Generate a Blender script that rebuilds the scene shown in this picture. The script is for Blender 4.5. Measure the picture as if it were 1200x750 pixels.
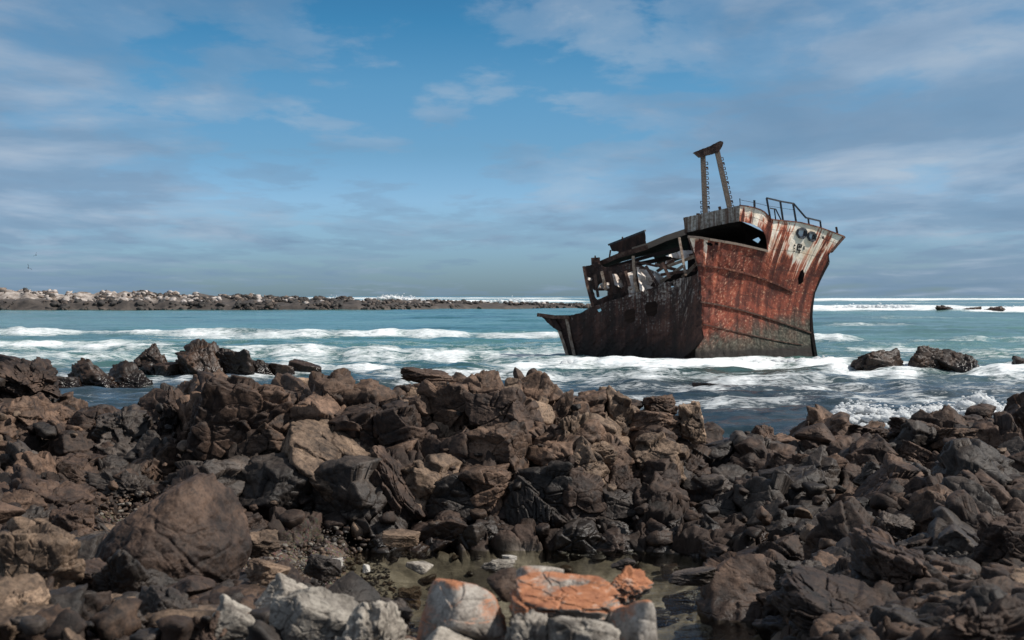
import bpy, bmesh, math, random
import numpy as np
from mathutils import Vector, Matrix
from mathutils.geometry import delaunay_2d_cdt

random.seed(7)
R = math.radians
scene = bpy.context.scene
for o in list(bpy.data.objects):
    bpy.data.objects.remove(o)

# ------------------------------------------------------------------ camera
F = 1667.0          # focal length in photo pixels (1200 wide)
CAMZ = 4.0          # eye height over the sea
HOR = 347.0
cam_data = bpy.data.cameras.new('camera')
cam = bpy.data.objects.new('camera', cam_data)
scene.collection.objects.link(cam)
cam.location = (0, 0, CAMZ)
cam.rotation_euler = (R(90), 0, 0)
cam_data.sensor_width = 36.0
cam_data.lens = 50.0
cam_data.shift_y = -28.0 / 1200.0
cam_data.clip_end = 30000
cam_data.clip_start = 0.1
cam_data.dof.use_dof = True
cam_data.dof.focus_distance = 42.0
cam_data.dof.aperture_fstop = 2.6
scene.camera = cam

# ------------------------------------------------------------------ light
SUN_EL, SUN_AZ = 47.0, 97.0      # azimuth measured from +Y (ahead) towards +X (right)
sd = bpy.data.lights.new('sun', 'SUN')
sd.energy = 5.0
sd.angle = R(0.5)
sd.color = (1.0, 0.95, 0.88)
sun = bpy.data.objects.new('sun', sd)
scene.collection.objects.link(sun)
sv = Vector((math.cos(R(SUN_EL)) * math.sin(R(SUN_AZ)), math.cos(R(SUN_EL)) * math.cos(R(SUN_AZ)), math.sin(R(SUN_EL))))
sun.rotation_euler = sv.to_track_quat('Z', 'Y').to_euler()
sun.location = (30, 0, 60)

world = bpy.data.worlds.new('World')
scene.world = world
world.use_nodes = True
wt = world.node_tree
wt.nodes.clear()


class NT:
    """tiny node-tree helper"""
    def __init__(self, tree): self.t = tree
    def n(self, kind, **kw):
        nd = self.t.nodes.new(kind)
        for k, v in kw.items():
            if k.startswith('_'):
                setattr(nd, k[1:], v)
        for k, v in kw.items():
            if not k.startswith('_'):
                key = int(k[1:]) if k[0] == 'i' and k[1:].isdigit() else k.replace('__', ' ')
                sock = nd.inputs[key]
                if isinstance(v, bpy.types.NodeSocket): self.t.links.new(v, sock)
                else: sock.default_value = v
        return nd
    def math(self, op, a, b=0.0, c=None, clamp=False):
        nd = self.n('ShaderNodeMath', _operation=op, _use_clamp=clamp, i0=a, i1=b)
        if c is not None:
            if isinstance(c, bpy.types.NodeSocket): self.t.links.new(c, nd.inputs[2])
            else: nd.inputs[2].default_value = c
        return nd.outputs[0]
    def ramp(self, fac, stops, interp='LINEAR'):
        nd = self.n('ShaderNodeValToRGB', i0=fac)
        cr = nd.color_ramp
        cr.interpolation = interp
        while len(cr.elements) < len(stops): cr.elements.new(0.5)
        while len(cr.elements) > len(stops): cr.elements.remove(cr.elements[-1])
        for e, (p, c) in zip(cr.elements, stops):
            e.position = p
            if not isinstance(c, (tuple, list)): c = (c, c, c)
            e.color = (*c[:3], 1)
        return nd.outputs[0]
    def noise(self, vec, scale, detail=4, rough=0.55, dist=0.0, w=None):
        nd = self.n('ShaderNodeTexNoise', Scale=scale, Detail=detail, Roughness=rough, Distortion=dist)
        if vec is not None: self.t.links.new(vec, nd.inputs['Vector'])
        return nd.outputs[0]
    def mix(self, fac, a, b, mode='MIX'):
        nd = self.t.nodes.new('ShaderNodeMix')
        nd.data_type = 'RGBA'; nd.blend_type = mode
        for sock, v in ((nd.inputs[0], fac), (nd.inputs[6], a), (nd.inputs[7], b)):
            if isinstance(v, bpy.types.NodeSocket): self.t.links.new(v, sock)
            elif isinstance(v, (tuple, list)): sock.default_value = (*v[:3], 1)
            else: sock.default_value = v
        return nd.outputs[2]
    def mapping(self, vec, scale=(1, 1, 1), rot=(0, 0, 0), loc=(0, 0, 0)):
        nd = self.n('ShaderNodeMapping', Scale=scale, Rotation=rot, Location=loc)
        self.t.links.new(vec, nd.inputs[0])
        return nd.outputs[0]


def build_sky():
    w = NT(wt)
    sky = w.n('ShaderNodeTexSky', _sky_type='NISHITA', _sun_disc=False, _sun_elevation=R(SUN_EL),
              _sun_rotation=R(SUN_AZ), _altitude=0.0, _air_density=1.0, _dust_density=0.6, _ozone_density=1.6)
    tc = w.n('ShaderNodeTexCoord')
    sep = w.n('ShaderNodeSeparateXYZ', i0=tc.outputs['Generated'])
    z = w.math('MAXIMUM', sep.outputs[2], 0.0)
    # the clear air of the photograph: deep slate blue at the horizon, pale cyan above, strong blue at frame top; unseen zenith darkened to cut sky fill
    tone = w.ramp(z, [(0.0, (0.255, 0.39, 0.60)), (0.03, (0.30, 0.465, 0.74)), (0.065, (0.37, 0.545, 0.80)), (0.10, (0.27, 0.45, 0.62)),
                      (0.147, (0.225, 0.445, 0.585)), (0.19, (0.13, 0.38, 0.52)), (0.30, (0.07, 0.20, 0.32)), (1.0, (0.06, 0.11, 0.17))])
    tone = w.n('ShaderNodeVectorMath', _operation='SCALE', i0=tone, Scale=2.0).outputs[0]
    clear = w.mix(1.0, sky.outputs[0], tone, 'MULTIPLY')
    # cloud layer on a plane high above: direction / (z + small)
    den = w.math('ADD', z, 0.075)
    u = w.math('DIVIDE', sep.outputs[0], den)
    v = w.math('DIVIDE', sep.outputs[1], den)
    vec = w.n('ShaderNodeCombineXYZ', i0=u, i1=v, i2=0.0).outputs[0]
    rot = w.mapping(vec, scale=(1.0, 0.62, 1), rot=(0, 0, R(2)), loc=(5.0, 2.15, 0))
    big = w.noise(rot, 0.62, 3, 0.5, 0.1)
    fine = w.noise(rot, 2.3, 9, 0.58, 0.15)
    dens = w.math('ADD', w.math('MULTIPLY', big, 0.50), w.math('MULTIPLY', fine, 0.62))
    side = w.math('ABSOLUTE', w.math('ADD', sep.outputs[0], 0.02))
    dens = w.math('ADD', dens, w.math('SUBTRACT', w.math('MULTIPLY', w.math('POWER', side, 1.3), 0.85), 0.035))
    hz = w.ramp(z, [(0.0, -0.3), (0.035, -0.12), (0.055, 0.05), (0.10, 0.07), (0.15, 0.0), (0.24, 0.02), (0.4, -0.2)])  # highest stop thins unseen cloud to cut sky fill
    dens = w.math('ADD', dens, hz)
    mask = w.ramp(dens, [(0.54, 0.0), (0.62, 0.40), (0.74, 0.85), (0.85, 0.95)], 'EASE')
    lit = w.noise(rot, 1.1, 7, 0.55, 0.3)
    up = w.math('MULTIPLY', z, 0.7)
    ccol = w.ramp(w.math('ADD', lit, up), [(0.40, (2.1, 3.3, 4.9)), (0.54, (2.6, 3.8, 5.4)), (0.64, (3.9, 5.0, 6.5)), (0.76, (5.6, 6.4, 7.4))])
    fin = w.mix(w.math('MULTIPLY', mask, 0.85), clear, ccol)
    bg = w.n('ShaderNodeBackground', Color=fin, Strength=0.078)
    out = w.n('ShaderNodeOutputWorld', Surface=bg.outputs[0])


build_sky()
scene.view_settings.view_transform = 'Standard'
scene.view_settings.look = 'None'
scene.view_settings.gamma = 1.0
scene.view_settings.use_curve_mapping = False
scene.view_settings.exposure = 0.12
scene.cycles.max_bounces = 6
scene.cycles.use_denoising = True


# ------------------------------------------------------------------ helpers
def P(px, py, Y):
    """photo direction at distance Y ahead -> world point"""
    return Vector(((px - 600.0) / F * Y, Y, CAMZ - (py - HOR) / F * Y))


def tag(o, label=None, cat=None, group=None, kind=None):
    if label: o['label'] = label
    if cat: o['category'] = cat
    if group: o['group'] = group
    if kind: o['kind'] = kind
    return o


def link(o):
    scene.collection.objects.link(o)
    return o


def empty(name, loc):
    o = bpy.data.objects.new(name, None)
    o.empty_display_size = 0.3
    o.location = loc
    return link(o)


def mesh_np(name, verts, faces, mat=None, smooth=True):
    """verts (N,3) array, faces (M,k) array"""
    me = bpy.data.meshes.new(name)
    verts = np.asarray(verts, np.float32); faces = np.asarray(faces, np.int32)
    k = faces.shape[1]
    me.vertices.add(len(verts)); me.vertices.foreach_set('co', verts.ravel())
    me.loops.add(faces.size); me.loops.foreach_set('vertex_index', faces.ravel())
    me.polygons.add(len(faces))
    me.polygons.foreach_set('loop_start', np.arange(0, faces.size, k, dtype=np.int32))
    me.polygons.foreach_set('use_smooth', np.full(len(faces), smooth, bool))
    me.update(calc_edges=True)
    if mat: me.materials.append(mat)
    return me


def fattr(me, name, arr):
    a = me.attributes.new(name, 'FLOAT', 'POINT')
    a.data.foreach_set('value', np.asarray(arr, np.float32).ravel())


def vattr(me, name, arr):
    a = me.attributes.new(name, 'FLOAT_VECTOR', 'POINT')
    a.data.foreach_set('vector', np.asarray(arr, np.float32).ravel())


def obj(name, me, parent=None):
    o = bpy.data.objects.new(name, me)
    link(o)
    if parent is not None: o.parent = parent
    return o


def grid_faces(nr, nc):
    i = np.arange(nr - 1)[:, None] * nc + np.arange(nc - 1)[None, :]
    return np.stack([i, i + 1, i + nc + 1, i + nc], -1).reshape(-1, 4)


# ---- numpy noise
def _h(ix, iy, iz, s):
    h = (ix.astype(np.uint32) * np.uint32(374761393) + iy.astype(np.uint32) * np.uint32(668265263)
         + iz.astype(np.uint32) * np.uint32(2147483647) + np.uint32(s * 97531 + 12345))
    h = (h ^ (h >> np.uint32(13))) * np.uint32(1274126177)
    h = (h ^ (h >> np.uint32(16))) * np.uint32(2246822519)
    h = h ^ (h >> np.uint32(15))
    return (h & np.uint32(0xFFFFFF)).astype(np.float32) / np.float32(0xFFFFFF)


def vnoise(p, s=0):
    p = np.asarray(p, np.float32)
    i = np.floor(p).astype(np.int64); f = p - i
    f = f * f * f * (f * (f * 6 - 15) + 10)
    r = 0
    for dx in (0, 1):
        for dy in (0, 1):
            for dz in (0, 1):
                w = (f[:, 0] if dx else 1 - f[:, 0]) * (f[:, 1] if dy else 1 - f[:, 1]) * (f[:, 2] if dz else 1 - f[:, 2])
                r = r + w * _h(i[:, 0] + dx, i[:, 1] + dy, i[:, 2] + dz, s)
    return r * 2 - 1


def fbm(p, octv=4, s=0, gain=0.5):
    r = 0; a = 1.0; q = np.array(p, np.float32)
    for k in range(octv):
        r = r + a * vnoise(q, s + k); q = q * 2.03 + 11.7; a *= gain
    return r


def voro(p, s=0):
    """3D Voronoi: F1, F2, random value of the cell"""
    p = np.asarray(p, np.float32)
    i = np.floor(p).astype(np.int64)
    n = len(p)
    f1 = np.full(n, 9.0, np.float32); f2 = np.full(n, 9.0, np.float32); cid = np.zeros(n, np.float32)
    for dx in (-1, 0, 1):
        for dy in (-1, 0, 1):
            for dz in (-1, 0, 1):
                c = i + np.array([dx, dy, dz])
                q = c + np.stack([_h(c[:, 0], c[:, 1], c[:, 2], s + 1), _h(c[:, 0], c[:, 1], c[:, 2], s + 2),
                                  _h(c[:, 0], c[:, 1], c[:, 2], s + 3)], -1)
                d = np.sqrt(((q - p) ** 2).sum(-1))
                cc = _h(c[:, 0], c[:, 1], c[:, 2], s + 4)
                near = d < f1
                f2 = np.where(near, f1, np.minimum(f2, d)); cid = np.where(near, cc, cid); f1 = np.where(near, d, f1)
    return f1, f2, cid


def sstep(a, b, x):
    t = np.clip((x - a) / (b - a), 0, 1)
    return t * t * (3 - 2 * t)


# ------------------------------------------------------------------ materials
def new_mat(name):
    m = bpy.data.materials.new(name)
    m.use_nodes = True
    m.node_tree.nodes.clear()
    return m, NT(m.node_tree)


def rock_mat(name, c_dark, c_mid, c_light, light_amt=0.5, wet=True, scale=1.0, rough=0.72, lichen=None):
    m, w = new_mat(name)
    tc = w.n('ShaderNodeTexCoord').outputs['Object']
    oi = w.n('ShaderNodeObjectInfo')
    geo = w.n('ShaderNodeNewGeometry')
    sh = w.n('ShaderNodeVectorMath', _operation='ADD', i0=geo.outputs['Position'],
             i1=w.n('ShaderNodeCombineXYZ', i0=w.math('MULTIPLY', oi.outputs['Random'], 37.0), i1=0.0, i2=0.0).outputs[0]).outputs[0]
    n1 = w.noise(sh, 1.3 * scale, 8, 0.62, 0.6)
    n2 = w.noise(sh, 7.0 * scale, 8, 0.68, 0.3)
    n3 = w.noise(sh, 34.0 * scale, 5, 0.7)
    col = w.ramp(n1, [(0.32, c_dark), (0.52, c_mid), (0.74, c_light)])
    col = w.mix(w.math('MULTIPLY', w.ramp(n2, [(0.45, 0.0), (0.7, 1.0)]), light_amt), col, c_light)
    col = w.mix(w.ramp(n2, [(0.28, 0.85), (0.47, 0.0)]), col, c_dark)
    col = w.mix(w.ramp(n3, [(0.35, 0.55), (0.5, 0.0)]), col, tuple(x * 0.35 for x in c_dark))
    # joints: thin cracks, pressed in by the bump height
    cm = w.mapping(sh, scale=(0.9 * scale, 0.9 * scale, 2.2 * scale), rot=(R(20), R(28), R(10)))
    wob = w.n('ShaderNodeVectorMath', _operation='ADD', i0=cm,
              i1=w.n('ShaderNodeVectorMath', _operation='SCALE', i0=w.n('ShaderNodeTexNoise', Vector=sh, Scale=3.0, Detail=3.0).outputs['Color'], Scale=0.5).outputs[0]).outputs[0]
    vor = w.n('ShaderNodeTexVoronoi', _feature='DISTANCE_TO_EDGE', Vector=wob, Scale=1.0)
    crack = w.ramp(vor.outputs[0], [(0.0, 0.0), (0.035, 1.0)])
    vary = w.math('ADD', 0.72, w.math('MULTIPLY', oi.outputs['Random'], 0.6))
    col = w.mix(1.0, col, w.n('ShaderNodeCombineXYZ', i0=vary, i1=vary, i2=vary).outputs[0], 'MULTIPLY')
    rgh = rough
    if lichen:
        ln = w.noise(sh, 2.2, 6, 0.6, 0.3)
        sepn = w.n('ShaderNodeSeparateXYZ', i0=geo.outputs['Normal']).outputs[2]
        lm = w.math('ADD', ln, w.math('MULTIPLY', sepn, 0.20))
        lmask = w.ramp(lm, [(0.56, 0.0), (0.66, 0.92)])
        lcol = w.ramp(w.noise(sh, 9.0, 5, 0.6), [(0.35, lichen[0]), (0.6, lichen[1]), (0.75, c_light)])
        col = w.mix(lmask, col, lcol)
    if wet:
        zz = w.n('ShaderNodeSeparateXYZ', i0=geo.outputs['Position']).outputs[2]
        wn = w.math('ADD', zz, w.math('MULTIPLY', w.math('SUBTRACT', n1, 0.5), 0.9))
        wm = w.ramp(wn, [(0.05, 1.0), (0.42, 0.0)])
        col = w.mix(w.math('MULTIPLY', wm, 0.6), col, tuple(x * 0.5 for x in c_dark))
        rgh = w.math('SUBTRACT', rough, w.math('MULTIPLY', wm, 0.3))
    h = w.math('ADD', w.math('MULTIPLY', n2, 0.38), w.math('MULTIPLY', n3, 0.20))
    h = w.math('ADD', h, w.math('MULTIPLY', crack, 0.16))
    bump = w.n('ShaderNodeBump', Strength=0.75, Distance=0.05 / scale, Height=h)
    b = w.n('ShaderNodeBsdfPrincipled', Base__Color=col, Roughness=rgh, Normal=bump.outputs[0])
    b.inputs['Specular IOR Level'].default_value = 0.35
    w.n('ShaderNodeOutputMaterial', Surface=b.outputs[0])
    return m


M_ROCK = {
    'dark brown': rock_mat('rock_dark_brown', (0.008, 0.005, 0.004), (0.032, 0.018, 0.012), (0.140, 0.086, 0.058), 0.40),
    'warm brown': rock_mat('rock_warm_brown', (0.010, 0.006, 0.004), (0.066, 0.038, 0.024), (0.26, 0.160, 0.105), 0.48),
    'tan': rock_mat('rock_tan', (0.018, 0.011, 0.007), (0.12, 0.078, 0.051), (0.40, 0.275, 0.185), 0.5),
    'charcoal': rock_mat('rock_charcoal', (0.008, 0.006, 0.005), (0.026, 0.019, 0.015), (0.100, 0.076, 0.060), 0.42, rough=0.6),
    'pale grey': rock_mat('rock_pale_grey', (0.045, 0.037, 0.030), (0.19, 0.165, 0.138), (0.48, 0.435, 0.37), 0.6, wet=False, scale=1.4),
    'orange lichened': rock_mat('rock_lichen', (0.07, 0.055, 0.045), (0.22, 0.19, 0.16), (0.46, 0.42, 0.37), 0.6, wet=False, scale=1.4,
                                lichen=((0.22, 0.075, 0.030), (0.38, 0.15, 0.065))),
    'wet brown': rock_mat('rock_wet_brown', (0.008, 0.006, 0.005), (0.030, 0.018, 0.012), (0.085, 0.045, 0.026), 0.35, rough=0.5, scale=0.7),
    'white': rock_mat('rock_white', (0.3, 0.27, 0.24), (0.5, 0.47, 0.42), (0.65, 0.62, 0.56), 0.5, wet=False, scale=2),
}

# ------------------------------------------------------------------ the shore (ground sheet)
KEYS = {
    -400: [(4, 2.5), (9, 1.9), (11, 1.5), (14, 1.15), (18, .9), (21, .9), (24, 1.25), (27, 1.9), (30, 2.4), (33, 1.1), (36, -.5), (46, -1.6)],
    0:    [(4, 2.4), (9, 1.75), (11, 1.4), (14, 1.05), (18, .8), (21, .8), (24, 1.2), (27, 1.85), (30, 2.3), (33, 1.0), (36, -.5), (46, -1.6)],
    60:   [(4, 2.4), (9, 1.7), (11, 1.35), (14, 1.0), (18, .75), (21, .7), (24, 1.1), (27, 1.6), (30, 1.8), (33, .6), (36, -.6), (46, -1.6)],
    130:  [(4, 2.4), (9, 1.7), (11, 1.3), (14, .95), (18, .62), (21, .52), (22.5, .55), (24.5, .95), (27, 1.35), (30, 1.45), (33, .2), (36, -.8), (46, -1.6)],
    200:  [(4, 2.4), (9, 1.65), (11, 1.3), (14, .9), (18, .6), (21, .5), (22.5, .6), (24.5, 1.1), (26.5, 1.7), (28.5, 1.9), (31, .9), (34, -.7), (46, -1.6)],
    300:  [(4, 2.4), (9, 1.7), (11, 1.35), (14, .8), (17, .45), (20, .30), (22.2, .3), (23.2, .7), (24.5, 1.6), (26, 2.1), (28, 2.05), (31, .9), (34, -.7), (46, -1.6)],
    380:  [(4, 2.4), (9, 1.75), (11, 1.3), (13, .8), (16, .2), (19, .06), (21.8, .10), (23, .5), (24.2, 1.4), (25.5, 2.0), (27, 2.0), (29, 1.7), (32, .3), (35, -.8), (46, -1.6)],
    440:  [(4, 2.4), (9, 1.6), (11, 1.1), (12.5, .5), (13.5, -.3), (18, -.5), (20, -.42), (22, -.15), (22.8, .3), (24, 1.35), (25.2, 2.0), (27, 2.0), (29, 1.6), (32, .3), (35, -.8), (46, -1.6)],
    520:  [(4, 2.4), (9, 1.5), (11, 1.1), (12.2, .4), (13.2, -.4), (18, -.60), (21.5, -.48), (22.6, -.1), (23.4, .8), (24.4, 1.65), (25.6, 2.15), (27.5, 2.2), (31, 1.0), (34, -.7), (46, -1.6)],
    640:  [(4, 2.4), (9, 1.5), (11, 1.1), (12.2, .4), (13.2, -.4), (18, -.60), (21.5, -.48), (22.6, -.1), (23.4, .8), (24.4, 1.6), (25.6, 2.05), (27.5, 2.05), (31, .9), (34, -.7), (46, -1.6)],
    760:  [(4, 2.4), (9, 1.2), (11, .5), (12.5, -.2), (15, -.5), (18, -.60), (21.2, -.48), (22.3, -.1), (23.2, .6), (24.6, 1.15), (26, 1.5), (28, 1.55), (31, .7), (34, -.7), (46, -1.6)],
    840:  [(4, 2.3), (9, 1.0), (11, .4), (12.5, -.2), (15, -.5), (18, -.5), (20.5, -.35), (21.8, .05), (23, .45), (25, .85), (27, 1.0), (29, 1.0), (32, .3), (35, -.8), (46, -1.6)],
    910:  [(4, 2.3), (9, 1.2), (11, .8), (13, .3), (15, .0), (17, -.05), (19, .15), (21.5, .5), (24, .75), (27, .95), (29, 1.0), (32, .3), (35, -.8), (46, -1.6)],
    1000: [(4, 2.4), (9, 1.5), (11, 1.1), (14, .75), (18, .6), (21, .7), (24, .85), (27, 1.0), (30, 1.08), (33, .2), (36, -.8), (46, -1.6)],
    1120: [(4, 2.5), (9, 1.7), (11, 1.3), (14, .95), (18, .75), (21, .8), (24, .92), (27, 1.08), (30.5, 1.2), (33, .4), (36, -.8), (46, -1.6)],
    1600: [(4, 2.5), (9, 1.8), (11, 1.4), (14, 1.1), (18, .9), (21, .95), (24, 1.1), (27, 1.3), (30.5, 1.6), (33, .4), (36, -.8), (46, -1.6)],
}
_kx = sorted(KEYS)
_ky = np.array([4, 7, 9, 11, 12.5, 14, 15.5, 17, 18.5, 20, 21, 22, 23, 24, 25, 26, 27, 28, 29, 30, 31, 32, 33, 34, 36, 40, 46.0])
_kz = np.array([[np.interp(y, [a for a, b in KEYS[x]], [b for a, b in KEYS[x]]) for y in _ky] for x in _kx])


def base_z(px, Y):
    px = np.asarray(px, float); Y = np.asarray(Y, float)
    i = np.clip(np.searchsorted(_kx, px) - 1, 0, len(_kx) - 2)
    x0 = np.array(_kx)[i]; x1 = np.array(_kx)[i + 1]
    t = np.clip((px - x0) / (x1 - x0), 0, 1); t = t * t * (3 - 2 * t)
    j = np.clip(np.searchsorted(_ky, Y) - 1, 0, len(_ky) - 2)
    s = np.clip((Y - _ky[j]) / (_ky[j + 1] - _ky[j]), 0, 1)
    za = _kz[i, j] * (1 - s) + _kz[i, j + 1] * s
    zb = _kz[i + 1, j] * (1 - s) + _kz[i + 1, j + 1] * s
    return za * (1 - t) + zb * t


def blob(px, Y, cx, cy, rx, ry):
    return np.clip(1.6 - 1.6 * np.sqrt(((px - cx) / rx) ** 2 + ((Y - cy) / ry) ** 2), 0, 1)


def ground_masks(px, Y):
    g = np.maximum(blob(px, Y, 385, 20.3, 75, 2.6), blob(px, Y, 150, 22.0, 75, 1.6))
    g = np.maximum(g, blob(px, Y, 300, 19.5, 60, 2.0))
    pool = sstep(0.05, -0.15, base_z(px, Y))
    pool = pool * (Y < 24) * (Y > 11)
    return g, pool


def build_shore():
    cols = np.concatenate([np.linspace(-400, -60, 120, endpoint=False), np.linspace(-60, 1260, 1050, endpoint=False), np.linspace(1260, 1600, 120)])
    ys = [4.0]
    while ys[-1] < 46: ys.append(ys[-1] + (0.036 + 0.0022 * abs(ys[-1] - 24) if ys[-1] > 8 else 0.12))
    ys = np.array(ys)
    PX, YY = np.meshgrid(cols, ys)
    px, Y = PX.ravel(), YY.ravel()
    X = (px - 600) / F * Y
    z = base_z(px, Y)
    z = z - 0.34 * np.maximum(sstep(22.2, 23.6, Y), sstep(17, 18, Y) * (px > 890)) * sstep(.1, .5, z) * (1 - sstep(31, 33, Y))
    g, pool = ground_masks(px, Y)
    calm = np.clip(1 - 0.93 * g - 0.92 * pool, 0.05, 1) 
    p = np.stack([X, Y, z * 1.0], -1)
    wob = np.stack([fbm(p * 0.8, 3, 5), fbm(p * 0.8 + 9, 3, 6), fbm(p * 0.8 + 19, 3, 7)], -1) * 0.25
    f1, f2, c = voro((p + wob) * np.array([1.15, 0.9, 1.2]), 21)
    g1, g2, c2 = voro((p + wob * 0.5) * np.array([3.2, 2.6, 3.0]), 31)
    d = (c - 0.5) * 0.75 - 0.35 * (1 - sstep(0.0, 0.16, f2 - f1)) + (c2 - 0.5) * 0.22 - 0.10 * (1 - sstep(0, 0.14, g2 - g1))
    d += 0.06 * fbm(p * 5, 4, 3)
    slope = (base_z(px, Y + .15) - base_z(px, Y - .15)) / .3
    inv = 1 / np.sqrt(1 + slope ** 2)
    zz = z + d * calm * 0.8 * inv + 0.035 * fbm(p * 2.5, 3, 77) * (1 - calm)
    zz = np.where(Y < 13, z + (zz - z) * sstep(9, 13, Y) * .9 - .12, zz)
    V = np.stack([X + 0.10 * fbm(p * 1.7, 3, 40) * calm, Y + 0.10 * fbm(p * 1.7, 3, 50) * calm - slope * inv * d * calm * .8, zz], -1)
    m, w = new_mat('shore_ground')
    geo = w.n('ShaderNodeNewGeometry')
    pos = geo.outputs['Position']
    at = w.n('ShaderNodeAttribute', _attribute_name='gravel').outputs['Fac']
    ap = w.n('ShaderNodeAttribute', _attribute_name='pool').outputs['Fac']
    n1 = w.noise(pos, 1.1, 8, 0.62, 0.6); n2 = w.noise(pos, 8, 8, 0.68, 0.3)
    col = w.ramp(n1, [(0.32, (0.010, 0.007, 0.005)), (0.52, (0.034, 0.021, 0.015)), (0.75, (0.085, 0.052, 0.037))])
    col = w.mix(w.ramp(n2, [(0.3, 0.6), (0.5, 0.0)]), col, (0.008, 0.006, 0.005))
    vs = w.n('ShaderNodeTexVoronoi', Vector=pos, Scale=26.0)
    gcol = w.mix(0.55, w.ramp(n2, [(0.3, (0.07, 0.045, 0.03)), (0.7, (0.20, 0.15, 0.11))]), vs.outputs['Color'], 'MULTIPLY')
    gcol = w.mix(w.ramp(w.noise(pos, 45, 2, 0.5), [(0.6, 0.0), (0.68, 0.8)]), gcol, (0.36, 0.31, 0.26))
    col = w.mix(at, col, gcol)
    pcol = w.ramp(n1, [(0.38, (0.045, 0.038, 0.030)), (0.52, (0.135, 0.115, 0.092)), (0.66, (0.30, 0.265, 0.225))])
    col = w.mix(ap, col, pcol)
    h = w.math('ADD', w.math('MULTIPLY', n2, 0.6), w.math('MULTIPLY', w.math('MULTIPLY', vs.outputs['Distance'], at), -0.35))
    bump = w.n('ShaderNodeBump', Strength=0.9, Distance=0.07, Height=h)
    b = w.n('ShaderNodeBsdfPrincipled', Base__Color=col, Roughness=0.75, Normal=bump.outputs[0])
    b.inputs['Specular IOR Level'].default_value = 0.3
    w.n('ShaderNodeOutputMaterial', Surface=b.outputs[0])
    me = mesh_np('rocky_ground', V, grid_faces(*PX.shape), m)
    fattr(me, 'gravel', g); fattr(me, 'pool', pool)
    tag(obj('rocky_ground', me), 'dark rocky ground under the boulders', kind='structure')


build_shore()

# ------------------------------------------------------------------ the sea
# breaker lines: photo row, half height in rows, from column, to column, soft ends, foam, wave height (m)
BANDS = [
    (349.6, 0.9, 250, 700, 60, .75, .8), (351.0, 1.3, 940, 1260, 40, 1.05, .8), (353.6, 1.6, 395, 690, 40, .9, .9),
    (357.5, 1.6, 470, 600, 40, .6, .3), (362.6, 3.6, 900, 1105, 40, 1.1, .8), (363.0, 2.2, 1085, 1300, 40, 1.0, .6),
    (354.5, 0.7, 1010, 1250, 40, .5, .2), (356.0, 1.2, 600, 700, 20, .6, .3),
    (373.5, 1.0, 1000, 1200, 60, .42, .3), (380.5, 1.3, 960, 1080, 40, .5, .4), (389.5, 2.2, -300, 300, 90, .62, .35),
    (393.0, 3.0, 180, 700, 90, .72, .4), (398.0, 3.0, 930, 1010, 30, .62, .4), (402, 2.5, 1040, 1260, 60, .52, .35),
    (407.5, 6.0, -400, 215, 60, .88, .35), (414, 5, 200, 720, 80, .70, .30), (418, 7, -300, 700, 80, .62, .2), (409, 4, 960, 1300, 30, .55, .2),
    (425.0, 5.0, 640, 1010, 40, .97, .25), (428.5, 6.0, 560, 830, 60, .85, .2), (431, 4.0, 960, 1400, 40, .92, .25), (438, 6, 930, 1300, 60, .72, .15),
    (432, 4, 190, 470, 30, .80, .15), (441, 9, 420, 1000, 90, .60, .12), (452, 7, 560, 1250, 90, .52, .12), (444, 5, 30, 230, 40, .55, .1),
    (466, 7, 620, 1250, 90, .40, .1), (461, 3, 130, 330, 40, .45, .08),
]


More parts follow.
